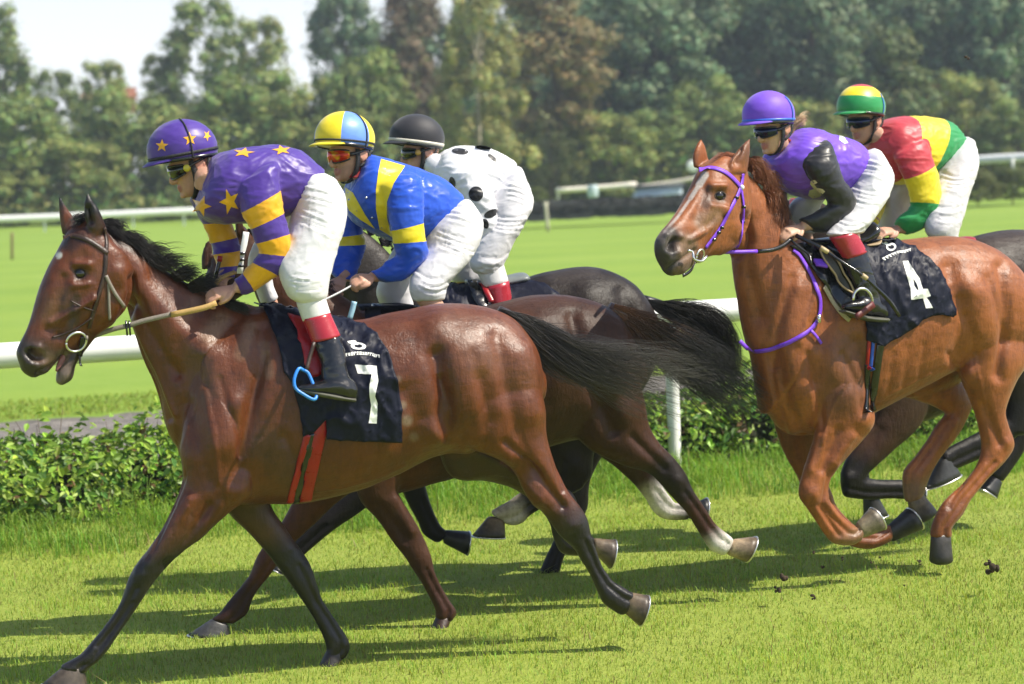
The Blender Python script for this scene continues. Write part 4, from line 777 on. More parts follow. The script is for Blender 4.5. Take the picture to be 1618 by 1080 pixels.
# ---- dark brown horse just behind it
F2 = Frame(800, 600, 11.9, 13)
h2_l = [
 dict(st=[(505,560,510,740,.14),(540,502,545,770,.20),(600,488,610,782,.24),(680,490,690,762,.28),(760,484,770,738,.30),(830,468,840,714,.30),(885,465,890,698,.29),(935,474,935,688,.27),(970,493,968,670,.24),(995,530,992,640,.18),(1010,565,1008,612,.11)], c=cols((3,BAY),(8,DBR)), n=32, e=2.25),
 dict(st=[(565,482,515,710,.16),(500,440,470,600,.12),(450,405,432,520,.095),(412,375,405,470,.08),(385,362,395,430,.07)], c=(0.09,.034,.016), n=24),
 dict(st=[(376,358,404,392,.07),(355,380,404,430,.09),(335,410,394,458,.09),(322,442,370,475,.075),(310,475,345,495,.06),(298,505,325,520,.055),(292,520,312,535,.04)], c=(0.05,.022,.013), n=22),
 dict(st=[(372,372,388,366,.018,.07),(371,352,384,350,.02,.075),(374,334,380,334,.006,.075)], c=DBR, n=12, ends=(.3,.3)),
 dict(st=[(318,425,338,418,.02,-.06),(319,402,336,396,.022,-.065),(326,380,334,379,.008,-.065)], c=DBR, n=12, ends=(.3,.3)),
 dict(st=[(492,690,600,700,.10,-.12),(488,738,585,752,.085,-.13),(470,776,535,792,.063,-.13),(446,822,492,832,.05,-.13),(419,858,462,860,.046,-.13),(404,884,439,890,.047,-.13),(394,908,423,912,.041,-.13),(377,930,407,932,.034,-.13),(362,948,399,946,.034,-.13),(346,968,391,969,.039,-.13),(333,977,373,983,.037,-.13)], c=cols((5,(0.12,.042,.018)),(2,(0.10,.036,.016)),(4,(0.045,.02,.013)))),
 dict(st=[(545,680,640,690,.10,.12),(556,728,638,738,.085,.13),(566,785,629,778,.066,.13),(597,822,651,815,.051,.13),(622,858,670,850,.047,.13),(641,882,681,878,.047,.13),(650,897,687,902,.041,.13),(664,918,697,925,.034,.13),(679,945,708,945,.034,.13),(687,962,722,966,.039,.13),(688,976,716,978,.037,.13)], c=cols((2,(0.09,.034,.016)),(4,(0.07,.028,.014)),(5,(0.055,.022,.013)))),
 dict(st=[(880,530,995,555,.08,.09),(885,630,1015,620,.125,.12),(920,700,1026,672,.10,.13),(984,735,1042,700,.076,.13),(1022,746,1064,722,.058,.13),(1045,766,1084,748,.05,.13),(1062,786,1094,772,.043,.13),(1086,812,1112,800,.036,.13),(1105,842,1131,828,.036,.13),(1121,867,1148,842,.042,.13),(1140,878,1157,849,.039,.13)], c=cols((4,DBR),(3,SEAL),(2,DBR),(2,WHT))),
 dict(st=[(880,600,990,600,.12,-.12),(930,700,1002,690,.09,-.13),(972,738,1027,722,.07,-.13),(1000,764,1034,745,.052,-.13),(1019,786,1047,768,.038,-.13),(1032,808,1062,788,.039,-.13),(1050,820,1068,794,.037,-.13),(1084,822,1090,795,.036,-.13)], c=cols((4,(0.05,.022,.013)),(3,WHT),(1,SEAL))),
]
h2_h = [([(328,978,365,992,.043,-.13),(303,1003,359,1011,.056,-.13)], dict(col=((0.05,.05,.052),(0.045,.045,.048)))), ([(686,974,715,980,.042,.13),(683,994,704,994,.055,.13)], dict(col=((0.05,.022,.014),(0.03,.015,.01)))),
 ([(1150,880,1163,848,.045,.13),(1178,884,1192,851,.058,.13)], dict(col=((0.45,.33,.20),(0.10,.07,.045)))), ([(1089,822,1094,794,.042,-.13),(1112,820,1115,790,.054,-.13)], dict(col=((0.03,.03,.03),(0.02,.02,.02))))]
h2_s = [([(850,520),(880,600)],30,.012),([(905,500),(930,600),(970,680)],12,-.012),([(950,560),(985,650)],22,.010),([(1000,690),(1050,740)],7,-.008),([(600,800),(640,850)],8,-.006),([(625,790),(650,840)],8,.006),([(480,800),(440,860)],8,-.006),([(1070,760)],10,.006)]
h2_d = [([(825,500),(840,520)],16,(0.10,.038,.018)),([(800,480),(900,472)],14,(0.07,.03,.017))]
H2, H2b, B2 = horse('racehorse', 'dark brown racehorse with white hind socks, half hidden behind the leading bay', F2, h2_l, h2_h, M_COATD, HG, strokes=h2_s, dabs=h2_d)
S = Shape(); strands(S, F2, [(968,486,8,0,.03),(1000,506,20,0,.05),(1045,535,32,0,.07),(1095,566,38,-.02,.09),(1140,596,38,-.02,.10),(1190,632,36,-.02,.10),(1250,672,34,-.02,.10)], 1500, .0015, 14, (0.24,.095,.036), (0.012,.010,.010), .02)
tube(S, [F2.pt(962,486), F2.pt(990,500), F2.pt(1020,518), F2.pt(1040,532)], [.03,.035,.028,.01], 10, 3, (0.09,.038,.018)); build('tail', S, M_HAIR, H2)
S = Shape()
for x, y in ((390,366),(415,380),(440,400),(470,425),(500,445)): strands(S, F2, [(x,y,6,0,.03),(x+20,y+8,12,.03,.03),(x+30,y+26,14,.07,.03)], 60, .0024, 6, (0.02,.012,.009))
build('mane', S, M_HAIR, H2)
# ---- near-black horse on the rail side
F3 = Frame(900, 560, 13.0, 13)
h3_l = [
 dict(st=[(600,520,605,680,.14),(650,458,650,722,.22),(720,450,725,735,.26),(800,446,800,715,.28),(860,430,860,690,.28),(920,421,920,670,.28),(965,428,965,650,.26),(1003,450,1000,630,.22),(1028,486,1026,590,.16),(1041,515,1038,560,.1)], c=SEAL, n=32, e=2.25),
 dict(st=[(655,455,612,650,.15),(612,396,585,560,.115),(578,366,548,490,.095),(550,352,528,440,.08)], c=(0.05,.043,.04), n=24),
 dict(st=[(532,352,552,396,.075),(515,378,546,430,.085),(505,418,530,455,.07),(498,450,520,475,.06),(492,470,512,490,.045)], c=SEAL, n=20),
 dict(st=[(612,640,700,650,.09,-.12),(618,700,690,700,.07,-.13),(624,745,671,745,.055,-.13),(642,790,677,785,.045,-.13),(660,824,687,812,.043,-.13),(668,843,698,832,.036,-.13),(688,857,705,838,.035,-.13)], c=BLK),
 dict(st=[(600,690,680,700,.08,.12),(545,770,600,785,.055,.12),(490,820,528,837,.045,.12),(455,862,481,876,.036,.12),(440,885,462,894,.035,.12)], c=BLK),
 dict(st=[(850,540,1030,550,.13,.10),(845,620,985,630,.12,.12),(852,680,950,690,.085,.13),(866,716,938,720,.066,.13),(872,752,934,752,.056,.13),(874,774,912,776,.044,.13)], c=SEAL),
 dict(st=[(905,740,920,772,.05,.13),(880,748,893,784,.042,.13),(850,762,862,800,.036,.13),(826,775,838,814,.037,.13),(804,791,826,826,.043,.13),(788,800,812,830,.039,.13),(776,806,804,828,.04,.13)], c=cols((4,SEAL),(3,(0.6,.53,.42)))),
 dict(st=[(880,600,1000,610,.12,-.11),(886,680,975,680,.10,-.13),(890,735,940,740,.07,-.13),(893,765,930,768,.055,-.13),(890,802,928,802,.05,-.13),(880,842,907,845,.037,-.13),(862,880,891,880,.035,-.13),(850,906,884,905,.041,-.13),(838,922,873,930,.038,-.13),(830,928,862,938,.036,-.13)], c=BLK),
]
h3_h = [([(766,817,801,826,.044,.13),(751,846,794,848,.056,.13)], dict(col=((0.20,.14,.08),(0.02,.018,.016)))), ([(830,924,866,938,.042,-.13),(807,944,852,947,.055,-.13)], dict(col=((0.05,.036,.028),(0.03,.022,.018)))),
 ([(706,834,703,862,.042,-.13),(740,842,736,873,.055,-.13)], dict(col=((0.016,.014,.014),(0.02,.02,.022)))), ([(440,882,456,896,.042,.12),(429,896,446,906,.052,.12)], dict(col=((0.016,.014,.014),(0.02,.02,.022))))]
h3_s = [([(930,470),(960,540)],24,.012),([(985,460),(1005,520)],14,-.010),([(905,735)],16,.008),([(890,730),(885,755)],6,-.006)]
H3, H3b, B3 = horse('racehorse', 'near black racehorse closest to the white rail, only rump and legs showing', F3, h3_l, h3_h, M_COATD, HG, strokes=h3_s, dabs=[([(880,432),(930,428)],18,(0.045,.036,.032))])
S = Shape(); strands(S, F3, [(1024,476,5,0,.03),(1050,487,13,0,.05),(1085,500,24,0,.06),(1120,520,30,0,.07),(1143,550,24,0,.07),(1150,585,18,0,.07),(1152,625,16,0,.07)], 1500, .0016, 12, (0.010,.009,.009), None, .015)
tube(S, [F3.pt(1016,474), F3.pt(1040,482), F3.pt(1065,490), F3.pt(1085,500)], [.03,.033,.026,.01], 10, 3, (0.010,.009,.009)); build('tail', S, M_HAIR, H3)
S = Shape()
for x, y in ((560,358),(580,366),(600,382),(620,400),(640,425)): strands(S, F3, [(x,y,8,0,.03),(x+22,y-6,14,.02,.04),(x+48,y+10,18,.04,.05)], 70, .0024, 6, (0.02,.017,.016))
build('mane', S, M_HAIR, H3)
# ---- chestnut number 4
F4 = Frame(1400, 560, 12.6, 24); F4H = Frame(1115, 310, 11.9, 50)
h4_l = [
 dict(st=[(1222,520,1218,655,.13),(1252,420,1248,686,.19),(1292,384,1305,682,.225),(1340,380,1368,655,.255),(1390,383,1420,628,.275),(1440,377,1460,606,.285),(1490,372,1495,588,.285),(1530,377,1530,580,.28),(1568,395,1570,572,.265),(1597,424,1600,566,.23),(1615,460,1618,548,.18),(1626,490,1626,530,.11)], c=CHE, n=36, e=2.25),
 dict(st=[(1300,386,1205,655,.185),(1268,382,1196,600,.155),(1242,356,1186,540,.13),(1218,322,1172,485,.108),(1196,290,1162,435,.09),(1172,268,1160,395,.08)], c=CHE, n=28),
 dict(fr=F4H, st=[(1130,250,1172,272,.075),(1114,264,1176,312,.098),(1103,288,1172,352,.113),(1091,310,1160,380,.110),(1077,331,1138,396,.090),(1062,350,1114,406,.070),(1049,365,1094,418,.063),(1040,380,1082,428,.060),(1041,400,1074,434,.052),(1050,420,1064,434,.036)], c=cols((6,CHE),(1,(0.16,.085,.05)),(1,(0.07,.055,.05)),(2,(0.06,.05,.047))), n=30, e=2.35),
 dict(fr=F4H, st=[(1152,272,1180,272,.020,.085),(1158,250,1183,246,.025,.09),(1172,230,1184,228,.017,.092),(1183,219,1186,218,.005,.092)], c=cols((1,CHE),(3,(0.21,.075,.026))), n=14, ends=(.3,.3)),
 dict(fr=F4H, st=[(1096,264,1122,262,.018,-.085),(1096,246,1116,246,.022,-.088),(1101,230,1113,232,.015,-.088),(1106,220,1108,220,.004,-.088)], c=CHE, n=14, ends=(.3,.3)),
 dict(st=[(1298,540,1384,545,.04,.10),(1291,615,1381,632,.095,.13),(1291,670,1367,685,.077,.14),(1282,715,1339,720,.059,.14),(1268,752,1315,748,.05,.14),(1263,782,1307,775,.048,.14),(1276,803,1311,791,.043,.14),(1288,822,1327,811,.035,.14),(1301,842,1343,825,.034,.14),(1316,858,1354,834,.039,.14),(1342,862,1356,833,.037,.14),(1360,854,1356,828,.034,.14)], c=cols((9,CHE),(3,(0.24,.12,.055)))),
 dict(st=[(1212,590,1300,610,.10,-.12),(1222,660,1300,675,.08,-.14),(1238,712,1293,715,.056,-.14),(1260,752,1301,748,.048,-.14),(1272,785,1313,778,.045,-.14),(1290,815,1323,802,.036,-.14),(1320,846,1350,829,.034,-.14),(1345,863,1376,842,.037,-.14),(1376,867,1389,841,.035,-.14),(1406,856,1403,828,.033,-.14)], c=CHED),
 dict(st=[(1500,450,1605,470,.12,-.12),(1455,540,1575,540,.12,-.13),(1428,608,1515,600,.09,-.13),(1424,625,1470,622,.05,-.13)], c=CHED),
 dict(st=[(1438,592,1430,626,.06,-.13),(1478,586,1470,640,.06,-.13),(1512,597,1494,652,.056,-.13),(1534,632,1493,658,.048,-.13),(1528,660,1478,675,.043,-.13),(1511,690,1462,700,.038,-.13),(1489,718,1446,722,.036,-.13),(1472,745,1428,744,.043,-.13),(1463,768,1427,770,.038,-.13),(1458,784,1430,790,.037,-.13)], c=cols((8,CHE),(2,(0.26,.14,.07)))),
 dict(st=[(1518,462,1618,476,.08,.08),(1512,540,1622,560,.13,.12),(1520,590,1601,605,.107,.14),(1537,635,1586,645,.077,.14),(1547,672,1591,670,.06,.14),(1552,705,1601,702,.052,.14),(1544,735,1587,728,.045,.14),(1522,764,1561,755,.037,.14),(1500,784,1533,790,.036,.14),(1484,805,1519,814,.043,.14),(1473,830,1503,833,.038,.14),(1470,846,1503,846,.038,.14)], c=cols((9,CHE),(3,CHED)), n=28),
]
h4_h = [([(1354,822,1366,852,.040,.14),(1378,806,1393,834,.052,.14)], dict(col=((0.30,.24,.15),(0.12,.10,.07)))), ([(1402,828,1412,858,.040,-.14),(1436,806,1452,834,.054,-.14)], dict(col=((0.03,.028,.028),(0.025,.025,.026)))),
 ([(1462,780,1432,792,.040,-.13),(1474,806,1444,824,.054,-.13)], dict(col=((0.20,.14,.08),(0.02,.02,.02)), shoe=False)), ([(1468,848,1505,846,.044,.14),(1468,872,1507,870,.057,.14),(1474,886,1500,884,.05,.14)], dict(col=None or ((0.05,.042,.036),(0.03,.028,.026)), shoe=False))]
for h in h4_h: 
    if len(h[0]) == 3: h[0][1:2] = []
h4_s = [([(1320,440),(1300,520),(1290,600)],14,-.010),([(1260,460),(1250,560),(1262,620)],26,.014),([(1300,560),(1340,620)],26,.014),([(1365,665)],18,.012),([(1355,540),(1380,640)],10,-.008),([(1230,560),(1245,640),(1270,690)],10,-.008),
 ([(1500,420),(1520,500),(1515,560)],14,-.012),([(1545,470),(1560,540)],26,.012),([(1580,420),(1590,500),(1575,590)],9,-.010),([(1525,450)],18,.010),([(1535,590)],16,.014),([(1555,640),(1580,700)],7,-.008),([(1590,700)],9,.006),
 ([(1325,680),(1300,740)],8,-.008),([(1345,690),(1318,730)],8,.007),([(1295,690),(1280,740)],8,.006),([(1283,780)],12,.007),([(1295,800),(1325,845)],5,-.006),([(1500,620),(1480,690)],5,-.007),([(1530,740),(1500,800)],5,-.006),
 ([(1135,420),(1150,480),(1190,540)],14,.008),([(1180,350),(1180,420),(1200,500)],12,-.008),([(1137,310)],13,-.010),([(1124,294),(1145,294)],6,.009),([(1125,324),(1145,326)],5,.005),([(1116,300),(1100,345)],9,-.007),([(1140,340),(1118,358)],6,-.008),([(1150,330),(1120,360),(1090,378)],5,.008),
 ([(1066,377),(1062,392)],8,-.022),([(1054,372),(1076,374)],5,.008),([(1056,398),(1072,398)],5,.006),([(1055,425),(1085,405),(1098,395)],4,-.007),([(1170,360),(1165,385),(1140,400)],10,.008),([(1178,340),(1184,380),(1166,404)],6,-.012),([(1168,236),(1165,256)],6,-.012)]
h4_s += [([(1335,600),(1312,650),(1300,700)],2.2,.0026),([(1540,560),(1550,610),(1560,655)],2.4,.0028),([(1400,625),(1440,606),(1470,590)],2.2,.0025),([(1120,330),(1112,362)],1.8,.002),([(1131,345),(1121,374)],1.8,.002),([(1412,560),(1402,622)],5,-.002),([(1436,550),(1427,612)],5,-.002),([(1460,545),(1452,602)],5,-.002),
 ([(1275,560),(1290,620),(1300,670)],6,-.006),([(1215,560),(1225,620),(1240,680)],6,-.005),([(1330,560),(1350,600),(1362,650)],6,-.005),([(1250,440),(1230,520),(1222,580)],7,-.006),([(1300,440),(1275,500),(1262,540)],6,.005),([(1560,440),(1585,520),(1580,600)],7,-.005),([(1520,470),(1535,530),(1545,590)],7,-.005),([(1500,560),(1520,600)],6,-.005)]
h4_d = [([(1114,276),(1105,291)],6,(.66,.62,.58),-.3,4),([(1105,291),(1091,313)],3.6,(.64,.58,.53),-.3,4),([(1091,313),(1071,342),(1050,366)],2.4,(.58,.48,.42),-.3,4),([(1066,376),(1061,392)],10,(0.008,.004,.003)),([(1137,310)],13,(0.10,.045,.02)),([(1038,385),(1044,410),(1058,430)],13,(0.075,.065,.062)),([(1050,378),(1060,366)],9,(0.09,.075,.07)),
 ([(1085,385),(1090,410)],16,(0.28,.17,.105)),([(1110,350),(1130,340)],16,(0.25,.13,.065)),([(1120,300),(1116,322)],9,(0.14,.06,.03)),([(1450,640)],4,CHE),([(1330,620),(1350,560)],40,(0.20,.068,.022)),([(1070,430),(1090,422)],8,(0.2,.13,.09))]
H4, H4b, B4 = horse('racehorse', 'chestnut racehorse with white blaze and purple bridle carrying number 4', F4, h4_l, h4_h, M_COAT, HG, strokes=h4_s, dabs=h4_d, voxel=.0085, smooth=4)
eye(H4, B4, F4H, 1137, 309, .027, (0.025,.011,.006))
S = Shape()
for g in ([(1176,262,8,0,.03),(1195,262,16,.03,.04),(1212,285,18,.06,.04)], [(1190,280,8,0,.03),(1215,282,18,.03,.04),(1232,310,20,.06,.04)], [(1205,300,8,0,.03),(1226,310,18,.05,.04),(1236,345,20,.08,.04)], [(1218,322,8,0,.03),(1232,338,16,.05,.04),(1228,375,18,.09,.04)], [(1230,342,8,0,.03),(1238,360,12,.05,.04),(1232,392,14,.08,.03)]):
    strands(S, F4, g, 480, .0015, 8, (0.17,.052,.017), (0.24,.085,.03), .010, clump=.5)
strands(S, F4H, [(1172,258,14,-.02,.05),(1145,252,14,0,.05),(1132,262,12,.03,.05)], 200, .002, 6, (0.17,.055,.02), None, .012)
build('mane', S, M_HAIR, H4)
S = Shape(); strands(S, F4, [(1612,452,5,0,.03),(1640,470,16,0,.05),(1690,500,26,0,.07),(1750,540,30,0,.08)], 500, .0024, 9, (0.17,.055,.02)); build('tail', S, M_HAIR, H4)
# ---- dark horse behind the chestnut
F5 = Frame(1560, 560, 13.9, 24)
h5_l = [
 dict(st=[(1352,470,1352,610,.14),(1385,425,1390,660,.2),(1440,400,1445,668,.25),(1500,388,1500,645,.28),(1545,372,1550,625,.29),(1600,362,1600,600,.29),(1650,370,1650,590,.27),(1690,400,1690,570,.2),(1705,450,1705,520,.1)], c=DGR, n=32, e=2.25),
 dict(st=[(1420,410,1360,600,.16),(1370,370,1325,520,.12),(1325,335,1290,450,.095),(1290,315,1270,400,.08)], c=DGR, n=22),
 dict(st=[(1278,308,1300,350,.07),(1262,325,1296,380,.085),(1250,355,1280,405,.075),(1240,390,1262,420,.06),(1236,410,1252,430,.045)], c=DGR, n=20),
 dict(st=[(1370,590,1475,600,.10,.12),(1383,650,1455,668,.075,.13),(1360,690,1410,712,.056,.13),(1338,724,1374,745,.048,.13),(1329,748,1364,760,.046,.13)], c=cols((2,(0.06,.03,.018)),(1,(0.07,.032,.018)),(2,BLK))),
 dict(st=[(1334,738,1336,786,.042,.13),(1370,754,1371,790,.036,.13),(1404,757,1404,788,.035,.13),(1424,757,1424,788,.038,.13),(1436,760,1434,790,.036,.13)], c=BLK),
 dict(st=[(1345,600,1410,640,.07,-.12),(1346,680,1374,684,.044,-.12),(1346,720,1370,725,.036,-.12),(1352,755,1374,760,.036,-.12),(1360,780,1385,782,.037,-.12)], c=BLK),
 dict(st=[(1580,480,1700,500,.12,.12),(1588,590,1695,590,.10,.13),(1590,640,1650,640,.07,.13),(1582,680,1625,682,.056,.13)], c=cols((2,DGR),(2,BLK))),
 dict(st=[(1606,650,1600,694,.05,.13),(1546,682,1549,724,.041,.13),(1510,700,1513,740,.037,.13),(1488,712,1496,750,.039,.13)], c=BLK),
 dict(st=[(1625,560,1690,560,.09,-.12),(1612,620,1650,630,.06,-.12),(1604,665,1632,676,.047,-.12),(1590,700,1618,712,.038,-.12),(1560,745,1585,760,.036,-.12)], c=BLK),
]
h5_h = [([(1434,760,1434,790,.042,.13),(1454,766,1452,796,.054,.13)], dict(col=((0.016,.016,.017),(0.02,.02,.02)))), ([(1362,784,1387,780,.042,-.12),(1370,820,1398,812,.054,-.12)], dict(col=((0.016,.016,.017),(0.03,.03,.03)))), ([(1500,716,1476,738,.044,.13),(1512,750,1466,770,.057,.13)], dict(col=((0.02,.02,.02),(0.04,.04,.04)))), ([(1560,750,1584,766,.042,-.12),(1545,770,1570,786,.052,-.12)], dict(col=((0.016,.016,.017),(0.02,.02,.02))))]
H5, H5b, B5 = horse('racehorse', 'dark grey brown racehorse mostly hidden behind the chestnut at the right edge', F5, h5_l, h5_h, M_COATD, HG, strokes=[([(1390,680),(1350,740)],8,-.006)], dabs=[([(1560,376),(1610,370)],16,(0.06,.045,.038))])
S = Shape(); strands(S, F5, [(1692,420,8,0,.03),(1720,450,16,0,.05),(1760,490,26,0,.07)], 300, .0024, 8, (0.012,.010,.010)); build('tail', S, M_HAIR, H5)
# ------------------------------------------------------------------ riders
SKIN = (0.56, 0.31, 0.21)
def rot_dir(d, b, a): return d * math.cos(a) - b * math.sin(a)
def hand(S, W, K, b, side=1, sc=1.0, col=SKIN, curl=(30, 75, 60)):
    W = np.asarray(W, float); K = np.asarray(K, float); d = (K - W); L = np.linalg.norm(d); d /= L; b = np.asarray(b, float); b = b - (b @ d) * d; b /= np.linalg.norm(b); lat = np.cross(b, d) * side
    tube(S, [W - d * .02, W + d * L * .35, W + d * L * .75, K + d * .004], [.026 * sc, .032 * sc, .039 * sc, .036 * sc], 14, 3, col, flat=.42, up=lat)
    for i, f in enumerate((0.95, 1.08, 1.0, 0.80)):
        p = K + lat * (1.5 - i) * .0195 * sc - b * .002; pts = [p - d * .014, p]; th = 0
        for ln, an in zip((.042, .027, .021), curl):
            th += R(an + 4 * i); p = p + rot_dir(d, b, th) * ln * f * sc; pts.append(p)
        tube(S, pts, [.0098 * sc, .0100 * sc, .0092 * sc, .0084 * sc, .0068 * sc], 10, 3, col)
    p = W + d * .028 + lat * .026 * sc; q = p + (d * .75 + lat * .55 - b * .25) * .036 * sc; r2 = q + (d * .9 - lat * .2 - b * .5) * .030 * sc; r3 = r2 + (d * .5 - lat * .5 - b * .6) * .020 * sc
    tube(S, [p - d * .01, p, q, r2, r3], [.012 * sc, .0145 * sc, .0115 * sc, .0105 * sc, .008 * sc], 10, 3, col)
class Head:
    def __init__(s, px, py, d, yaw, pitch, roll=0, sc=1.0):
        a = R(yaw); p = R(pitch); f = np.array([-math.cos(a), -math.sin(a), 0]); l = np.array([math.sin(a), -math.cos(a), 0]); u = np.array([0, 0, 1.0])
        f2 = f * math.cos(p) - u * math.sin(p); u2 = u * math.cos(p) + f * math.sin(p); rr = R(roll); l2 = l * math.cos(rr) + u2 * math.sin(rr); u3 = u2 * math.cos(rr) - l * math.sin(rr)
        s.M = np.stack([f2, l2, u3], 1) * sc; s.o = P(px, py, d); s.sc = sc
    def __call__(s, p): return s.o + np.asarray(p, float) @ s.M.T
def head_shape(S, H, col=SKIN, stubble=0.0):
    st = [(-.122, .072, .034, .026), (-.110, .088, .010, .040), (-.090, .091, -.020, .053), (-.065, .091, -.045, .061), (-.035, .092, -.070, .068), (-.005, .091, -.085, .072), (.025, .096, -.094, .076), (.06, .090, -.097, .075), (.09, .066, -.080, .064), (.112, .025, -.045, .036)]
    g = crom(np.array(st), 4); n = 28; th = np.linspace(0, 2 * np.pi, n, endpoint=False); V = []; C = []
    for z, fx, bx, hw in g:
        c = (fx + bx) / 2; rx = (fx - bx) / 2; e = 2.25
        x = c + rx * np.sign(np.cos(th)) * np.abs(np.cos(th)) ** (2 / e); y = hw * np.sign(np.sin(th)) * np.abs(np.sin(th)) ** (2 / e)
        V.append(np.stack([x, y, np.full(n, z)], -1))
        k = (1 - stubble) if z < -.05 else 1.0; C.append(np.tile(np.array(col) * k, (n, 1)))
    S.add(H(np.concatenate(V)), ring_faces(len(g), n), 0, 0, np.concatenate(C))
    def T(pts, rad, c=col, **k): tube(S, H(np.array(pts)), np.array(rad) * H.sc, 10, 3, c, **k)
    T([(.086, 0, .018), (.098, 0, -.006), (.110, 0, -.026), (.114, 0, -.038), (.098, 0, -.046)], [.010, .010, .0115, .0125, .010])           # nose
    for s in (-1, 1):
        T([(.092, .010 * s, -.042), (.100, .014 * s, -.040), (.104, .010 * s, -.040)], [.006, .008, .006])
        T([(.078, .052 * s, .024), (.092, .030 * s, .028), (.097, .010 * s, .022)], [.008, .010, .008])   # brow
        T([(.070, .048 * s, -.020), (.080, .036 * s, -.028)], [.014, .014])                                # cheekbone
        E = np.array([[.030, 0, 0], [0, .010, 0], [0, 0, .034]]); ellip(S, H((-.012, .078 * s, -.008)), .021 * H.sc, .009 * H.sc, .033 * H.sc, H.M / H.sc, (0.60, 0.30, 0.21), 14, 10)
        th2 = np.linspace(-.6, 4.0, 9); T([(-.014 + .019 * math.cos(a), .084 * s, -.006 + .030 * math.sin(a)) for a in th2], [.0045] * 9, (0.62, 0.31, 0.22))
    lip = (0.42, 0.17, 0.14)
    T([(.084, -.024, -.071), (.095, -.010, -.068), (.097, 0, -.069), (.095, .010, -.068), (.084, .024, -.071)], [.003, .006, .006, .006, .003], lip)
    T([(.084, -.022, -.078), (.094, -.009, -.082), (.095, 0, -.082), (.094, .009, -.082), (.084, .022, -.078)], [.003, .006, .0065, .006, .003], lip)
    T([(.082, -.014, -.106), (.090, 0, -.106), (.082, .014, -.106)], [.012, .014, .012])
HC = np.array([.026, 0, .078]); HRAD = np.array([.150, .121, .128])
def hel_tilt(V, tilt=11.0): 
    a = R(tilt); x, z = V[..., 0], V[..., 2]; return np.stack([x * math.cos(a) - z * math.sin(a), V[..., 1], x * math.sin(a) + z * math.cos(a)], -1) + HC
def dome(az, el, grow=0.0): 
    return hel_tilt(np.stack([(HRAD[0] + grow) * np.cos(el) * np.cos(az), (HRAD[1] + grow) * np.cos(el) * np.sin(az), (HRAD[2] + grow) * np.sin(el)], -1))
def helmet(root, H, mats, pick, peakmat, band=None, wr=0.0):
    na, ne = 96, 30; az = np.linspace(-np.pi, np.pi, na, endpoint=False); el = np.linspace(-.34, np.pi / 2 - .01, ne)
    A, E = np.meshgrid(az, el); V = dome(A, E)
    if wr:
        W = np.array([noise.noise(Vector((3 * math.cos(a) , 3 * math.sin(a), 9 * e + 1.5 * a))) for a, e in zip(A.ravel(), E.ravel())]).reshape(A.shape); V = V + (V - HC) * (W * wr)[..., None]
    V = V.reshape(-1, 3); F = []; MI = []
    for j in range(ne - 1):
        for i in range(na):
            F.append((j * na + i, j * na + (i + 1) % na, (j + 1) * na + (i + 1) % na, (j + 1) * na + i)); MI.append(pick(az[i] + np.pi / na, (el[j] + el[j + 1]) / 2))
    F.append(tuple((ne - 1) * na + i for i in range(na))); MI.append(pick(0, 1.5)); F.append(tuple(range(na - 1, -1, -1))); MI.append(0)
    me = bpy.data.meshes.new('helmet'); me.from_pydata(H(V).tolist(), [], F); me.update(); o = link('helmet', me, None, root)
    for m in mats: me.materials.append(m)
    me.polygons.foreach_set('material_index', np.array(MI, np.int32))
    S = Shape(); k = 19; aa = np.linspace(-1.15, 1.15, k); V = []
    for a in aa:
        w = math.cos(a / 1.15 * math.pi / 2) ** .6; i0 = dome(np.array(a), np.array(-.27), .001); tip = i0 + np.array([.036 * w * math.cos(a * .6), .020 * w * math.sin(a), -.010 * w])
        V += [i0 + (0, 0, .004), tip + (0, 0, .001), tip - (0, 0, .004), i0 - (0, 0, .006)]
    S.add(H(np.array(V)), ring_faces(k, 4)); build('peak', S, peakmat, o)
    S = Shape(); k = 64; aa = np.linspace(-np.pi, np.pi, k, endpoint=False); V = []
    for a in aa:
        for e, g in ((-.40, -.004), (-.38, .003), (-.26, .003), (-.26, -.004)): V.append(dome(np.array(a), np.array(e), g))
    F = [(i * 4 + j, i * 4 + (j + 1) % 4, ((i + 1) % k) * 4 + (j + 1) % 4, ((i + 1) % k) * 4 + j) for i in range(k) for j in range(4)]; S.add(H(np.array(V)), F); build('shell_rim', S, M_BLACKL, o)
    if band:
        bm_, e0, e1, tl = band; S = Shape(); V = []
        for a in aa:
            t_ = tl * math.cos(a) - .22
            for e, g in ((e0 + t_, -.001), (e0 + t_, .0035), (e1 + t_, .0035), (e1 + t_, -.001)): V.append(dome(np.array(a), np.array(e), g))
        S.add(H(np.array(V)), F); build('band', S, bm_, o)
    return o
def over_strap(o, H, mat, az, e1=1.35, w=.009, e0=-.32):
    S = Shape(); el = np.linspace(e0, e1, 14); pts = np.array([dome(np.array(az), np.array(e), .002) for e in el]); nr = pts - HC; ribbon(S, H(pts), nr @ H.M.T / H.sc, w * H.sc, .003 * H.sc); build('strap', S, mat, o)
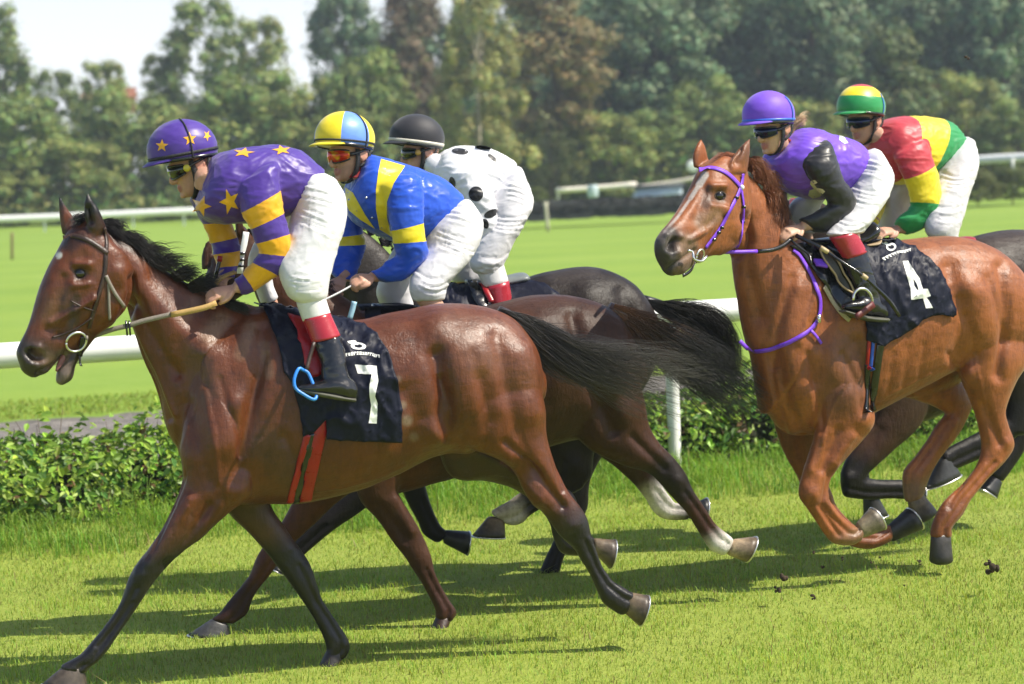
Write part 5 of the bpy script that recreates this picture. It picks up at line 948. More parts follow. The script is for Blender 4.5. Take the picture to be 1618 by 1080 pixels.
def goggles(root, H, lens, frame, wide=1.15, tall=.025, side=None, clear=None):
    az = np.linspace(-wide, wide, 29); S = Shape(); V = []
    def q(a, z, g): x = (.106 + g) * math.cos(a) ** .75 if abs(a) < 1.5 else 0; return (x + .002, (.083 + g) * math.sin(a), z)
    for a in az:
        k = 1 - .45 * (abs(a) / wide) ** 3; dip = .010 * math.exp(-(a / .14) ** 2)
        zb = -tall * k + dip - .002; zt = tall * .85 * k + .004
        V += [q(a, zb, 0), q(a, zb, .006), q(a, (zb + zt) / 2, .010), q(a, zt, .006), q(a, zt, 0)]
    S.add(H(np.array(V)), ring_faces(len(az), 5)); o = build('goggles', S, lens, root)
    S = Shape(); 
    for zi in (0, 1):
        pts = []
        for a in az:
            k = 1 - .45 * (abs(a) / wide) ** 3; dip = .010 * math.exp(-(a / .14) ** 2); z = (-tall * k + dip - .002) if zi == 0 else tall * .85 * k + .004; pts.append(q(a, z, .004))
        tube(S, H(np.array(pts)), .0045 * H.sc, 8, 1)
    for s in (-1, 1): tube(S, H(np.array([q(s * wide, .0, .002), (.010, .088 * s, .008), (-.05, .086 * s, .020)])), np.array([.010, .007, .006]) * H.sc, 8, 3)
    build('frame', S, frame, o)
    if side: 
        for s in (-1, 1): S = Shape(); c = np.array([.044, .089 * s, .0]); ellip(S, H(c), .016 * H.sc, .006 * H.sc, .016 * H.sc, H.M / H.sc); build('vent_disc', S, side, o)
    return o
def chin_strap(root, H, mat=None):
    S = Shape()
    for s in (-1, 1):
        pts = np.array([(.018, .086 * s, .025), (.018, .083 * s, -.02), (.024, .073 * s, -.065), (.036, .052 * s, -.105), (.046, .022 * s, -.124), (.048, 0, -.127)]); nr = np.array([(0, s, 0), (0, s, 0), (0, s, -.1), (0, s, -.4), (0, .5 * s, -1), (0, 0, -1)], float); ribbon(S, H(pts), nr @ H.M.T / H.sc, .022 * H.sc, .006 * H.sc)
        pts = np.array([(-.06, .076 * s, .01), (-.035, .078 * s, -.035), (.010, .078 * s, -.060)]); ribbon(S, H(pts), np.array([(0, s, 0)] * 3) @ H.M.T / H.sc, .014 * H.sc, .005 * H.sc)
    build('chin_strap', S, mat or M_STRAPB, root)
M_STRAPB = plain('black_woven_strap', (0.02, 0.02, 0.022), 0.55, bmp=0.8, scale=60, var=0.8)
def wrinkle(me, amp, scale, stretch=(1, 1, 1), seed=0, power=1.0):
    V = vco(me); N = vno(me); f = fbm(V + 0.05 * np.stack([fbm(V, 5, 2), fbm(V, 5, 8), fbm(V, 5, 14)], -1), scale, seed, stretch); g = .35 - np.abs(f) * 1.0; setco(me, V + N * (amp * (.6 * g + .7 * f))[:, None])
def folds(me, amp, seed, stretch=(.55, .9, 1.5)):
    """soft cloth folds: rounded ridges that wander, big ones and small ones"""
    V = vco(me); N = vno(me); wv = np.stack([fbm(V, 6, 2 + seed), fbm(V, 6, 8 + seed), fbm(V, 6, 14 + seed)], -1)
    f1 = fbm(V + .06 * wv, 9, seed, stretch); f2 = fbm(V + .05 * wv, 19, seed + 5, stretch); f3 = fbm(V + .03 * wv, 34, seed + 9, stretch)
    rg = lambda f: np.maximum(0, 1 - np.abs(f) * 3.2) ** 1.5
    setco(me, V + N * (.62 * amp * (1.6 * rg(f1) + .9 * rg(f2) + .35 * rg(f3) - .6 + .8 * f1))[:, None])
def pcs(name, polys, bv, fr, mat, parent, off=.002, maxe=5):
    V, F, N = patch(polys, bv, fr, off, maxe); return raw(name, V, F, mat, parent)
RG = 'jockeys riding in the race'
def rider(label, fr, torso, arms, legs, feet, head, hands, silk_m, boots, col_skin=SKIN, stub=0.0, collar=None, gloves=None, wr=.004, creases=()):
    hp = fr.pt(*[(a + b) / 2 for a, b in zip(torso[0][:2], torso[0][2:4])])
    root = thing('person', label, 'jockey', hp, RG); H = Head(*head)
    S = Shape(); head_shape(S, H, col_skin, stub); nk = torso[-1]; nb = fr.pt((nk[0] + nk[2]) / 2, (nk[1] + nk[3]) / 2, 0); n2 = fr.pt((torso[-2][0] + torso[-2][2]) / 2, (torso[-2][1] + torso[-2][3]) / 2, 0)
    tube(S, [H((-.02, 0, -.03)), H((-.022, 0, -.085)), nb, n2], [.046 * H.sc, .046 * H.sc, .050, .065], 16, 3, col_skin)
    loft(S, fr, torso[:-2], col_skin, shrink=.84, ends=(.5, .1))
    for a in arms: loft(S, fr, a, col_skin, shrink=.74)
    for l in legs: loft(S, fr, l['breech'] + l.get('shin', []), col_skin, shrink=.80)
    for h in hands:
        W, K = fr.pt(h[0], h[1], h[2]), fr.pt(h[3], h[4], h[5]); hand(S, W, K, h[6], h[7], 1.0, gloves or col_skin); tube(S, [fr.pt(*h[8]), W], [.03, .026], 12, 2, col_skin)
    o, me, V, T, I, C = fuse('body', S, .0055, 2, M_SKIN, root); setattrs(me, C=C)
    # silks
    S = Shape(); loft(S, fr, torso, I=0, n=30, e=2.15, ends=(.15, .1))
    for a in arms: loft(S, fr, a, I=1, n=20, ends=(.6, .1))
    j, me, V, T, I, C = fuse('jersey', S, .0075, 3, silk_m, root); A0 = S.arr(); W = vco(me); k0 = A0[2] < .5; tT, dT = near(W, (A0[0][k0], A0[1][k0])); tA, dA = near(W, (A0[0][~k0], A0[1][~k0]))
    pid = ease(me, np.clip(.5 + (dT - dA) * 40, 0, 1), 8); tT = ease(me, tT, 5); tA = ease(me, tA, 5); setattrs(me, tT, pid); a_ = me.attributes.new('sleeve', 'FLOAT', 'POINT'); a_.data.foreach_set('value', tA.astype(np.float32))
    folds(me, wr, 3.0 + len(label))
    jb = bvh_of(j)
    if collar is not None:
        hp2 = H((-.034, 0, -.050)); S = Shape(); tube(S, [n2 * .35 + nb * .65, nb, nb * .7 + hp2 * .3, nb * .45 + hp2 * .55], [.074, .062, .057, .054], 20, 4); cme = build('collar', S, collar, root).data; folds(cme, .003, 5.0)
    # breeches and boots
    S = Shape()
    for l in legs: loft(S, fr, l['breech'], n=24, ends=(.5, .12))
    b, me, V, T, I, C = fuse('breeches', S, .009, 3, M_BREECH, root); setattrs(me, T, I, C); folds(me, .0030, 8.0 + len(label), (.9, .9, .95)); rr_ = random.Random(len(label)); cs = []
    for poly in creases:
        for k in range(4):
            dy = (k - 1.5) * 7 + rr_.uniform(-2, 2); a0, a1 = rr_.uniform(0, .35), rr_.uniform(.6, 1.0); q = [(poly[0][0] + (poly[-1][0] - poly[0][0]) * u, poly[0][1] + (poly[-1][1] - poly[0][1]) * u + (poly[1][1] - (poly[0][1] + poly[-1][1]) / 2) * 4 * u * (1 - u) + dy) for u in np.linspace(a0, a1, 6)]; cs += [(q, 2.6, -.0026), ([(x, y + 3.4) for x, y in q], 2.4, .0020)]
    relief(me, fr, cs)
    for l in legs:
        if 'sock' in l: S = Shape(); loft(S, fr, l['sock'], n=22, ends=(.1, .1)); build('sock', S, M_SOCK, root)
        if 'boot' in l:
            S = Shape(); loft(S, fr, l['boot'], n=22, ends=(.05, .3))
            if 'foot' in l: loft(S, fr, l['foot'], n=20, ends=(.6, .5))
            bo, me, V, T, I, C = fuse('boot', S, .007, 3, boots, root); setattrs(me, T, I, C); folds(me, .0030, 3.0, (.6, .8, 1.6))
            if 'top' in l: S = Shape(); loft(S, fr, l['top'], n=24, ends=(.05, .05)); build('boot_top', S, M_CRIMSON, bo)
            if 'sole' in l: S = Shape(); loft(S, fr, l['sole'], n=18, ends=(.4, .4)); build('sole', S, M_SOLE, bo)
    return root, H, j, jb, o
M_SOLE = plain('worn_sole', (0.07, 0.07, 0.05), 0.6, bmp=.3, var=.4)
PU = (0.066, 0.026, 0.27); GO = (0.82, 0.40, 0.008); UP = np.array([0, 0, 1.0])
YE = (0.85, 0.68, 0.015); BL = (0.012, 0.085, 0.60); WH = (0.80, 0.80, 0.82); BK = (0.010, 0.010, 0.013); RE = (0.52, 0.035, 0.05); GR = (0.012, 0.28, 0.07); VI = (0.17, 0.062, 0.62)
def sat(name, c, r=.34, wr=.4): return silk(name, [(0, c)], [(0, c)], r, wr)
M_GOLDS = sat('gold_satin', GO); M_YELLOWS = sat('yellow_satin', YE); M_BLACKS = sat('black_satin', BK); M_PURPS = sat('purple_satin', PU, .36, .7); M_BLUES = sat('blue_satin', (0.03, .13, .62)); M_LBLUE = sat('light_blue_satin', (.15, .31, .85)); M_VIOS = sat('violet_lycra', VI, .5, .25); M_REDS = sat('red_satin', RE); M_GREENS = sat('green_satin', GR); M_WHITES = sat('white_satin', WH); M_BLKCAP = sat('black_lycra', (0.014, 0.014, 0.02), .55, .15)
M_LENSD = plain('smoked_lens', (0.006, 0.010, 0.004), 0.06, spec=.8, var=0); M_LENSB = plain('blue_mirror_lens', (0.004, 0.012, 0.05), 0.05, .5, spec=.9, var=.5, scale=8)
m_, nt_, b_, N_, L_ = newmat('rainbow_lens'); n_ = texco(nt_); sp = nt_.nodes.new('ShaderNodeSeparateXYZ'); L_.new(n_, sp.inputs[0]); gr = nz(nt_, 14, 2, .5, n_); L_.new(ramp(nt_, [(.30, (.7, .5, .02)), (.42, (.6, .05, .01)), (.55, (.55, .02, .01)), (.64, (.6, .35, .01)), (.75, (.02, .25, .06))], gr.outputs[0]).outputs[0], b_.inputs['Base Color']); b_.inputs['Roughness'].default_value = .08; b_.inputs['Metallic'].default_value = .4; M_LENSR = m_
M_REDCOL = plain('dark_red_knit', (.22,.012,.016), .8, bmp=.4)
M_YDISC = plain('yellow_disc', (.62, .52, .04), .35)
toN = lambda f: f.n * .55 + UP * .85
# ---- purple and gold
m1 = silk('purple_gold_silks', [(0, PU)], [(0, PU), (1.0, GO), (2.0, PU), (3.0, GO), (4.15, PU), (5.3, GO), (6.75, PU)], .36, .6)
A1n = [(440,262,375,300,.07,.17),(443,300,382,335,.070,.2),(449,335,396,361,.064,.21),(457,369,404,385,.061,.21),(459,400,408,397,.060,.2),(446,428,402,411,.059,.19),(420,448,391,422,.052,.17),(396,464,380,434,.046,.15),(382,467,369,440,.037,.13)]
m1b = silk('purple_gold_silks_far', [(0, PU)], [(0, PU)], .36, .6)
A1f = [(370,330,300,315,.07,-.18),(366,350,320,353,.062,-.2),(375,374,333,384,.056,-.2),(380,395,337,402,.052,-.18),(378,415,342,419,.045,-.15),(370,438,347,438,.036,-.12)]
T1 = [(511,268,462,338,.15),(479,240,440,346,.168),(440,229,400,353,.185),(395,232,352,353,.195),(364,237,324,348,.185),(347,243,309,330,.13),(336,249,314,311,.066)]
L1n = dict(breech=[(500,268,463,326,.12,.06),(528,281,458,350,.125,.09),(546,312,453,372,.11,.14),(546,352,447,392,.098,.18),(532,400,440,414,.09,.21),(521,440,443,442,.09,.24),(518,463,455,468,.08,.25),(515,471,470,479,.064,.25)], shin=[(521,493,478,503,.05,.26),(540,545,500,555,.045,.31)],
   sock=[(514,468,468,478,.058,.25),(523,497,478,507,.053,.26)], boot=[(537,528,493,541,.051,.29),(546,560,504,565,.048,.32),(548,583,508,588,.048,.34),(557,603,510,606,.044,.35)], foot=[(557,598,560,633,.036,.35),(540,594,545,631,.043,.36),(515,600,510,624,.046,.36),(490,605,487,620,.043,.36),(470,608,468,616,.032,.36)], top=[(521.5,493,477.5,504,.055,.26),(530,512,485,523,.054,.275),(538,529,492,541,.0535,.29)], sole=[(561,628,560,635,.038,.35),(520,619,518,629,.046,.36),(470,611,470,618,.034,.36)])
L1f = dict(breech=[(500,280,455,330,.11,-.1),(470,340,415,362,.09,-.18),(442,400,392,412,.085,-.22),(430,440,402,452,.075,-.25),(440,470,412,480,.065,-.28)], shin=[(455,520,430,530,.05,-.3)], boot=[(445,478,415,490,.055,-.29),(470,540,440,550,.05,-.31),(480,600,450,605,.045,-.33)], foot=[(485,590,485,625,.036,-.33),(445,600,440,622,.045,-.34),(410,606,408,616,.032,-.34)])
R1, HD1, J1, JB1, BD1 = rider('jockey in purple silks with gold stars and gold banded sleeves riding the leading bay', F1, T1, [A1n, A1f], [L1n, L1f], None, (307,260,10.8,14,17,0,1.05),
   [(372,455,.13,339,464,.15, toN(F1),1,(385,450,.14)), (353,436,-.12,344,452,-.08, toN(F1),-1,(358,426,-.13))], m1, M_BLACKL, wr=.0045, creases=[[(466,335),(495,348),(530,362)],[(448,440),(480,448),(514,442)],[(470,300),(505,305),(540,318)]])
helmet(R1, HD1, [M_PURPS], lambda a, e: 0, M_PURPS, (M_STRAPB, .02, .12, -.05), .012); goggles(R1, HD1, M_LENSD, M_BLACKL, 1.2, .027, M_YDISC); chin_strap(R1, HD1); over_strap(R1.children[-3] if False else [c for c in R1.children if c.name.startswith('helmet')][0], HD1, M_STRAPB, 1.75, 1.4, .006)
hm = [c for c in R1.children if c.name.startswith('helmet')][0]; hb = bvh_of(hm)
for s_ in (star(256,230,10.5,.05), star(300,219,11,-.1), star(327,214,9,.5,.7)): pcs('star', [s_], hb, F1, M_GOLDS, hm, .0015, 4)
for s_ in (star(318,325,17,.35), star(363,318,21,-.35,.8), star(385,241,18,.2,1,.45), star(445,237,16,-.2,1,.5)): pcs('star', [s_], JB1, F1, M_GOLDS, J1, .002, 4)
# ---- blue with yellow braces
F2R = Frame(660, 330, 11.85, 20)
m2 = silk('blue_yellow_silks', [(0, BL)], [(0, BL), (2.0, YE), (3.0, BL)], .28, .6)
A2n = [(667,283,600,292,.07,.17),(669,320,611,327,.067,.2),(669,350,618,364,.063,.21),(672,381,622,384,.062,.21),(676,402,626,402,.061,.2),(651,434,613,412,.058,.17),(622,446,596,424,.047,.15),(599,445,584,427,.038,.13)]
A2f = [(577,332,546,324,.062,-.18),(572,352,538,357,.06,-.2),(573,368,534,374,.058,-.2),(578,386,533,388,.058,-.2),(575,402,525,408,.056,-.18),(566,424,524,430,.05,-.16),(560,442,534,440,.036,-.13)]
T2 = [(729,308,668,380,.15),(700,283,640,387,.168),(660,266,610,376,.185),(622,254,585,366,.19),(593,246,558,348,.18),(578,245,546,318,.125),(572,250,552,300,.062)]
L2n = dict(breech=[(745,318,675,370,.12,.10),(763,350,668,402,.112,.15),(753,393,659,420,.102,.19),(729,425,650,440,.092,.22),(707,450,648,455,.082,.24),(702,472,652,474,.07,.24)], shin=[(720,500,672,505,.055,.26),(740,570,695,575,.05,.29)], boot=[(735,520,690,530,.052,.28),(748,570,705,575,.048,.31),(755,600,712,605,.045,.33)], foot=[(760,595,760,630,.036,.33),(720,602,714,622,.045,.34),(680,606,678,616,.032,.34)])
L2f = dict(breech=[(700,330,640,370,.10,-.1),(662,385,615,408,.09,-.15),(652,420,600,445,.088,-.2),(648,460,596,470,.075,-.22),(655,490,615,500,.065,-.25)], shin=[(670,540,635,545,.05,-.28)])
R2, HD2, J2, JB2, BD2 = rider('jockey in bright blue silks with yellow braces and yellow armbands', F2R, T2, [A2n, A2f], [L2n, L2f], None, (555,244,11.75,36,3,2,1.03),
   [(590,438,.12,568,440,.14, toN(F2R),1,(602,434,.13)), (540,440,-.12,533,452,-.08, toN(F2R),-1,(548,430,-.13))], m2, M_BLACKL, stub=.25, collar=M_REDCOL, wr=.0045, creases=[[(685,372),(715,385),(750,395)],[(655,435),(680,450),(712,440)],[(690,335),(725,335),(757,350)]])
bl4 = [M_YELLOWS, M_LBLUE, M_BLUES]
hm = helmet(R2, HD2, bl4, lambda a, e: (0 if -.25 < a < .95 else 1 if .95 <= a < 2.05 else 0 if 2.05 <= a < 2.9 else 2 if -1.3 < a <= -.25 else 1), M_YELLOWS, (M_STRAPB, .03, .10, -.02)); goggles(R2, HD2, M_LENSR, M_BLACKL, 1.15, .030); chin_strap(R2, HD2); over_strap(hm, HD2, M_STRAPB, 1.9, 1.3, .007)
# yellow braces on the chest
pcs('brace', [[(602,251),(640,262),(622,290),(612,318),(612,345),(620,374),(600,362),(594,330),(594,300),(598,270)]], JB2, F2R, M_YELLOWS, J2, .002, 5)
pcs('brace', [[(546,296),(558,304),(578,340),(593,361),(570,347),(552,332),(546,318)]], JB2, F2R, M_YELLOWS, J2, .002, 5)
for x, y in ((579,312),(588,343)): S = Shape(); p, n_, h_ = cast(JB2, x, y, F2R, .2, .001); ellip(S, p, .006, .006, .006); build('button', S, M_SILVER, J2)
# ---- white with black dots
F3R = Frame(760, 310, 13.0, 12)
m3 = sat('white_silks', WH, .4, .6)
T3 = [(815,258,760,350,.15),(785,238,735,348,.172),(750,231,712,336,.185),(720,232,692,312,.18),(702,238,684,290,.13),(694,244,680,276,.065)]
A3n = [(762,262,712,282,.07,.17),(777,298,730,317,.066,.2),(786,335,744,347,.062,.2),(787,360,749,364,.06,.2),(766,388,735,373,.052,.17),(732,412,710,393,.042,.14)]
A3f = [(720,300,690,300,.065,-.17),(715,340,680,345,.06,-.2),(700,380,668,375,.05,-.18),(670,410,650,395,.04,-.14)]
L3n = dict(breech=[(825,266,765,330,.12,.10),(843,318,760,362,.115,.15),(830,350,752,380,.105,.19),(813,382,744,402,.095,.21),(798,414,743,420,.085,.23),(793,427,752,432,.068,.23)], shin=[(803,450,765,456,.05,.25)], sock=[(795,414,752,427,.057,.235),(804,445,765,454,.052,.25)], boot=[(806,470,770,478,.05,.26),(815,520,780,526,.046,.3),(822,560,785,565,.044,.32)], top=[(804,443,765,453,.054,.25),(810,478,771,485,.053,.265)], foot=[(826,555,826,590,.036,.32),(790,562,785,585,.045,.33),(755,570,752,578,.032,.33)])
L3f = dict(breech=[(790,290,740,330,.10,-.1),(780,350,715,375,.09,-.17),(765,400,705,415,.08,-.21),(760,440,715,445,.065,-.23)])
R3, HD3, J3, JB3, BD3 = rider('jockey in white silks with black polka dots and a plain black cap', F3R, T3, [A3n, A3f], [L3n, L3f], None, (668,240,13.0,14,2,0,1.0),
   [(720,404,.13,702,412,.12, toN(F3R),1,(738,394,.15)), (655,402,-.13,640,410,-.1, toN(F3R),-1,(668,394,-.15))], m3, M_BLACKL, wr=.0055, collar=M_WHITES, creases=[[(765,345),(795,355),(835,350)],[(748,408),(775,418),(806,402)],[(790,300),(815,300),(842,315)]])
hm = helmet(R3, HD3, [M_BLKCAP], lambda a, e: 0, M_BLKCAP, (plain('cream_band', (.66,.62,.52), .5), -.03, .10, .0)); goggles(R3, HD3, M_LENSD, M_BLACKL, 1.2, .027, plain('bronze_disc', (.5,.3,.06), .4)); chin_strap(R3, HD3)
for d_ in (disc(727,239,13,5,.1), disc(763,233,13,3.5,.1), disc(778,249,9,3,.7), disc(752,306,11.5,12), disc(797,308,7,10,.2), disc(776,337,12,6,-.4), disc(767,353,5,8,-.3), disc(715,288,5,9,-.2)): pcs('dot', [d_], JB3, F3R, M_BLACKS, J3, .002, 4)
# ---- violet with black sleeves
F4R = Frame(1320, 300, 12.55, 26)
m4 = silk('violet_black_silks', [(0, VI)], [(0, BK)], .34, .55)
T4 = [(1363,240,1340,296,.15),(1346,222,1308,313,.168),(1312,212,1272,313,.185),(1285,203,1240,299,.195),(1265,204,1220,276,.175),(1253,210,1214,256,.12),(1245,215,1222,246,.06)]
A4n = [(1312,232,1278,240,.066,.16),(1322,257,1273,262,.068,.2),(1332,285,1289,291,.062,.21),(1347,305,1304,311,.060,.21),(1351,325,1310,323,.058,.2),(1336,347,1298,328,.055,.19),(1309,366,1281,338,.047,.17),(1287,367,1264,345,.042,.14)]
A4f = [(1240,262,1205,258,.065,-.17),(1240,300,1210,304,.06,-.2),(1246,335,1218,338,.054,-.19),(1250,358,1236,362,.04,-.13)]
L4n = dict(breech=[(1387,238,1345,290,.12,.10),(1408,275,1338,313,.112,.15),(1399,312,1330,336,.102,.19),(1379,343,1318,356,.092,.22),(1361,367,1308,371,.08,.24)], shin=[(1376,422,1342,430,.05,.28)], boot=[(1366,390,1331,405,.050,.28),(1376,422,1341,431,.048,.30),(1386,450,1350,453,.045,.31),(1392,478,1356,476,.042,.31)], top=[(1350,364,1312,376,.057,.26),(1359,380,1323,392,.055,.27),(1368,396,1334,409,.053,.285)],
   foot=[(1392,475,1400,504,.036,.31),(1375,468,1372,498,.042,.32),(1350,474,1346,492,.042,.33),(1334,480,1334,489,.03,.34)], sole=[(1402,502,1398,509,.036,.335),(1366,498,1364,506,.044,.345),(1332,489,1330,493,.034,.36)])
L4f = dict(breech=[(1350,280,1300,305,.10,-.1),(1311,300,1262,314,.09,-.15),(1291,330,1245,337,.085,-.2),(1285,367,1243,366,.075,-.23)], shin=[(1300,420,1265,420,.05,-.27)])
R4, HD4, J4, JB4, BD4 = rider('jockey in violet bodice with shiny black sleeves, plain purple cap and a ponytail', F4R, T4, [A4n, A4f], [L4n, L4f], None, (1224,203,12.35,34,10,0,.97),
   [(1268,358,.13,1244,366,.15, toN(F4R),1,(1280,354,.15)), (1244,362,-.12,1230,368,-.08, toN(F4R),-1,(1250,352,-.13))], m4, M_BLACKL, col_skin=(.58,.35,.24), collar=M_REDCOL, wr=.004, creases=[[(1340,300),(1368,312),(1400,312)],[(1318,350),(1345,362),(1374,350)],[(1345,265),(1375,262),(1405,275)]])
hm = helmet(R4, HD4, [M_VIOS], lambda a, e: 0, M_VIOS, (plain('blue_band', (.04,.16,.70), .4), -.03, .06, -.02), .006); goggles(R4, HD4, M_LENSB, M_BLACKL, 1.2, .026); chin_strap(R4, HD4); over_strap(hm, HD4, plain('blue_strap', (.05,.20,.75), .4), 2.1, .8, .010, -.25)
S = Shape(); fh = Frame(1250, 200, 12.45, 30); strands(S, fh, [(1248,212,4,0,.02),(1258,196,7,0,.03),(1270,186,10,0,.04),(1278,190,10,0,.04)], 260, .0016, 7, (.16,.085,.04), (.55,.40,.22), .008); build('ponytail', S, M_HAIR, R4)
SWAN = [[(1281,285),(1288,284),(1292,288),(1287,291),(1291,296),(1300,298),(1304,302),(1296,310),(1284,313),(1277,308),(1279,300),(1286,298),(1280,290)]]
pcs('pale_emblem', SWAN, JB4, F4R, plain('cream_print', (.62,.58,.42), .5), J4, .002, 4); pcs('pale_emblem', [[(1326,213),(1334,217),(1340,226),(1334,227),(1326,221)]], JB4, F4R, M_WHITEP, J4, .002, 4)
# ---- red, yellow and green
F5R = Frame(1450, 260, 13.9, 28)
m5 = silk('red_yellow_green_silks', [(0, GR), (1.35, YE), (2.75, RE)], [(0, RE), (1.0, YE), (3.15, GR)], .4, .45)
T5 = [(1513,212,1482,264,.15),(1496,192,1455,282,.168),(1462,184,1425,291,.185),(1427,184,1400,286,.195),(1406,188,1387,262,.175),(1398,192,1379,240,.12),(1392,197,1378,226,.06)]
A5n = [(1463,224,1415,250,.07,.17),(1475,259,1430,283,.066,.2),(1484,291,1437,301,.062,.2),(1485,320,1440,318,.06,.2),(1482,340,1440,326,.057,.19),(1452,364,1419,345,.047,.16),(1432,372,1414,352,.038,.14)]
A5f = [(1410,250,1380,245,.065,-.17),(1405,290,1372,290,.058,-.2),(1395,330,1370,328,.05,-.18),(1385,355,1370,352,.038,-.14)]
L5n = dict(breech=[(1533,220,1485,262,.12,.10),(1542,255,1482,286,.112,.15),(1532,293,1474,311,.10,.19),(1521,335,1465,341,.09,.22),(1513,362,1465,364,.078,.24),(1511,378,1476,384,.062,.24)], shin=[(1520,430,1490,440,.05,.26)])
L5f = dict(breech=[(1490,250,1430,280,.10,-.1),(1452,290,1405,302,.09,-.15),(1442,320,1395,331,.085,-.2),(1433,357,1384,362,.077,-.23)])
R5, HD5, J5, JB5, BD5 = rider('jockey in red, yellow and green silks with a matching striped cap', F5R, T5, [A5n, A5f], [L5n, L5f], None, (1368,190,13.8,38,6,0,1.02),
   [(1418,362,.13,1394,366,.15, toN(F5R),1,(1432,360,.15)), (1378,354,-.13,1365,360,-.1, toN(F5R),-1,(1384,346,-.14))], m5, M_BLACKL, stub=.1, wr=.004, creases=[[(1484,280),(1510,290),(1540,280)],[(1470,330),(1495,338),(1522,330)]])
hm = helmet(R5, HD5, [M_GREENS, M_YELLOWS, M_REDS], lambda a, e: 0 if e < .42 else 1 if e < 1.05 else 2, M_GREENS); goggles(R5, HD5, M_LENSB, M_BLACKL, 1.2, .027); chin_strap(R5, HD5); over_strap(hm, HD5, plain('blue_strap', (.05,.20,.75), .4), 2.0, .6, .010, -.25)
# ------------------------------------------------------------------ tack: bridles, saddles, cloths, reins, whips
def cloth(name, label, fr, bv, poly, mat, off=.010, maxe=6, thick=.006, wr=.0095, group='saddle cloths', mirror=True, top=.0):
    V, F, N = patch([poly], bv, fr, off, maxe, iters=6)
    f = fbm(V, 11, 5.0, (1, 1, .55)); f2 = fbm(V, 26, 2.0, (1, 1, .6)); V = V + N * ((np.maximum(0, 1 - np.abs(f) * 3) ** 1.5 + .45 * np.maximum(0, 1 - np.abs(f2) * 3) ** 1.5) * wr * 1.5 + .001)[:, None]
    ctr = V.mean(0); t = thing(name, label, name.replace('_', ' '), (ctr[0], ctr[1], V[:, 2].min()), group)
    if mirror:
        w = fr.w(V); V2 = V - np.outer(2 * w, fr.n); k = len(V); V = np.vstack([V, V2]); F = F + [tuple(i + k for i in f[::-1]) for f in F]
    o = raw('cloth', V, F, mat, t); md = o.modifiers.new('thick', 'SOLIDIFY'); md.thickness = thick; md.offset = -1
    me = o.data; b2 = BVHTree.FromPolygons(V.tolist(), F); return t, o, b2
def ring_polys(cx, cy, ro, ri, a0=0, a1=360, n=22, rot=0.0):
    out = []; A = [R(a0 + (a1 - a0) * i / n) for i in range(n + 1)]
    pt = lambda a, r: (cx + r[0] * math.cos(a) * math.cos(rot) - r[1] * math.sin(a) * math.sin(rot), cy + r[0] * math.cos(a) * math.sin(rot) + r[1] * math.sin(a) * math.cos(rot))
    for a, b in zip(A[:-1], A[1:]): out.append([pt(a, ri), pt(a, ro), pt(b, ro), pt(b, ri)])
    return out
def band_polys(top, bot, n, gap=.22, seed=1):
    """worn lettering: a row of small uprights, too fine to read"""
    r = random.Random(seed); T = np.array(top, float); B = np.array(bot, float); out = []
    def at(A, u): q = u * (len(A) - 1); i = min(int(q), len(A) - 2); return A[i] + (A[i + 1] - A[i]) * (q - i)
    for i in range(n):
        u0, u1 = i / n, (i + 1 - gap) / n; um = u0 + (u1 - u0) * .45; k = r.random()
        a, b, c, d = at(T, u0), at(T, u1), at(B, u1), at(B, u0); 
        if k < .4: out += [[tuple(a), tuple(at(T, um)), tuple(at(B, um)), tuple(d)], [tuple(at(T, um)), tuple(b), tuple(b + (c - b) * .42), tuple(at(T, um) + (at(B, um) - at(T, um)) * .42)]]
        elif k < .7: out += [[tuple(a), tuple(b), tuple(b + (c - b) * .4), tuple(a + (d - a) * .4)], [tuple(a + (d - a) * .55), tuple(b + (c - b) * .55), tuple(c), tuple(d)]]
        else: out.append([tuple(a), tuple(b), tuple(c), tuple(d)])
    return out
def mirrored_loop(fr, pts, nr):
    w = fr.w(pts); p2 = pts - np.outer(2 * w, fr.n); wn = nr @ fr.n; n2 = nr - np.outer(2 * wn, fr.n); return np.vstack([pts, p2[::-1]]), np.vstack([nr, n2[::-1]])
def girth(parent, bv, fr, lines):
    for line, width, mat in lines:
        pts = []; nr = []
        for x, y in np.array([np.array(line[0]) + (np.array(line[1]) - np.array(line[0])) * k for k in np.linspace(0, 1, 14)]): p, n_, h = cast(bv, x, y, fr, .2, .004); pts.append(p); nr.append(n_)
        pts, nr = mirrored_loop(fr, np.array(pts), np.array(nr)); S = Shape(); ribbon(S, pts, nr, width, .005, 2); build('girth', S, mat, parent)
def wire(S, fr, pix, rad, w, n=8, sub=3): 
    pix = np.array(pix, float); w = np.broadcast_to(np.asarray(w, float), (len(pix),)); tube(S, fr.pt(pix[:, 0], pix[:, 1], w), rad, n, sub); return S
# number 7
t, o, cb = cloth('saddle_cloth', 'black saddle cloth with white number 7 on the leading bay', F1, B1, [(411,480),(428,512),(439,540),(450,588),(461,606),(473,647),(480,688),(498,681),(515,662),(517,692),(557,695),(587,696),(631,696),(633,647),(626,599),(613,555),(594,529),(572,515),(550,508),(520,501),(461,491),(443,486),(425,485)], M_NAVY)
def z3(x, y): return (440 + x / 4.155, 460 + y / 4.155)
SEVEN = [[z3(*p) for p in ((500,480),(645,490),(650,545),(612,545),(520,540))], [z3(*p) for p in ((612,545),(650,545),(655,590),(640,650),(636,690),(652,735),(645,868),(592,865),(608,750),(598,690),(596,630))]]
pcs('number', SEVEN, cb, F1, M_WHITEP, t, .002, 4)
pcs('emblem', ring_polys(566.1,546.7,(12.3,5.8),(6.6,2.9),0,360,20,.05) + [[(548.3,539.4),(558.3,537.6),(561.7,538.3),(567.2,543.9),(564.4,545),(556,543.3),(550.5,542)]], cb, F1, M_WHITEP, t, .002, 3)
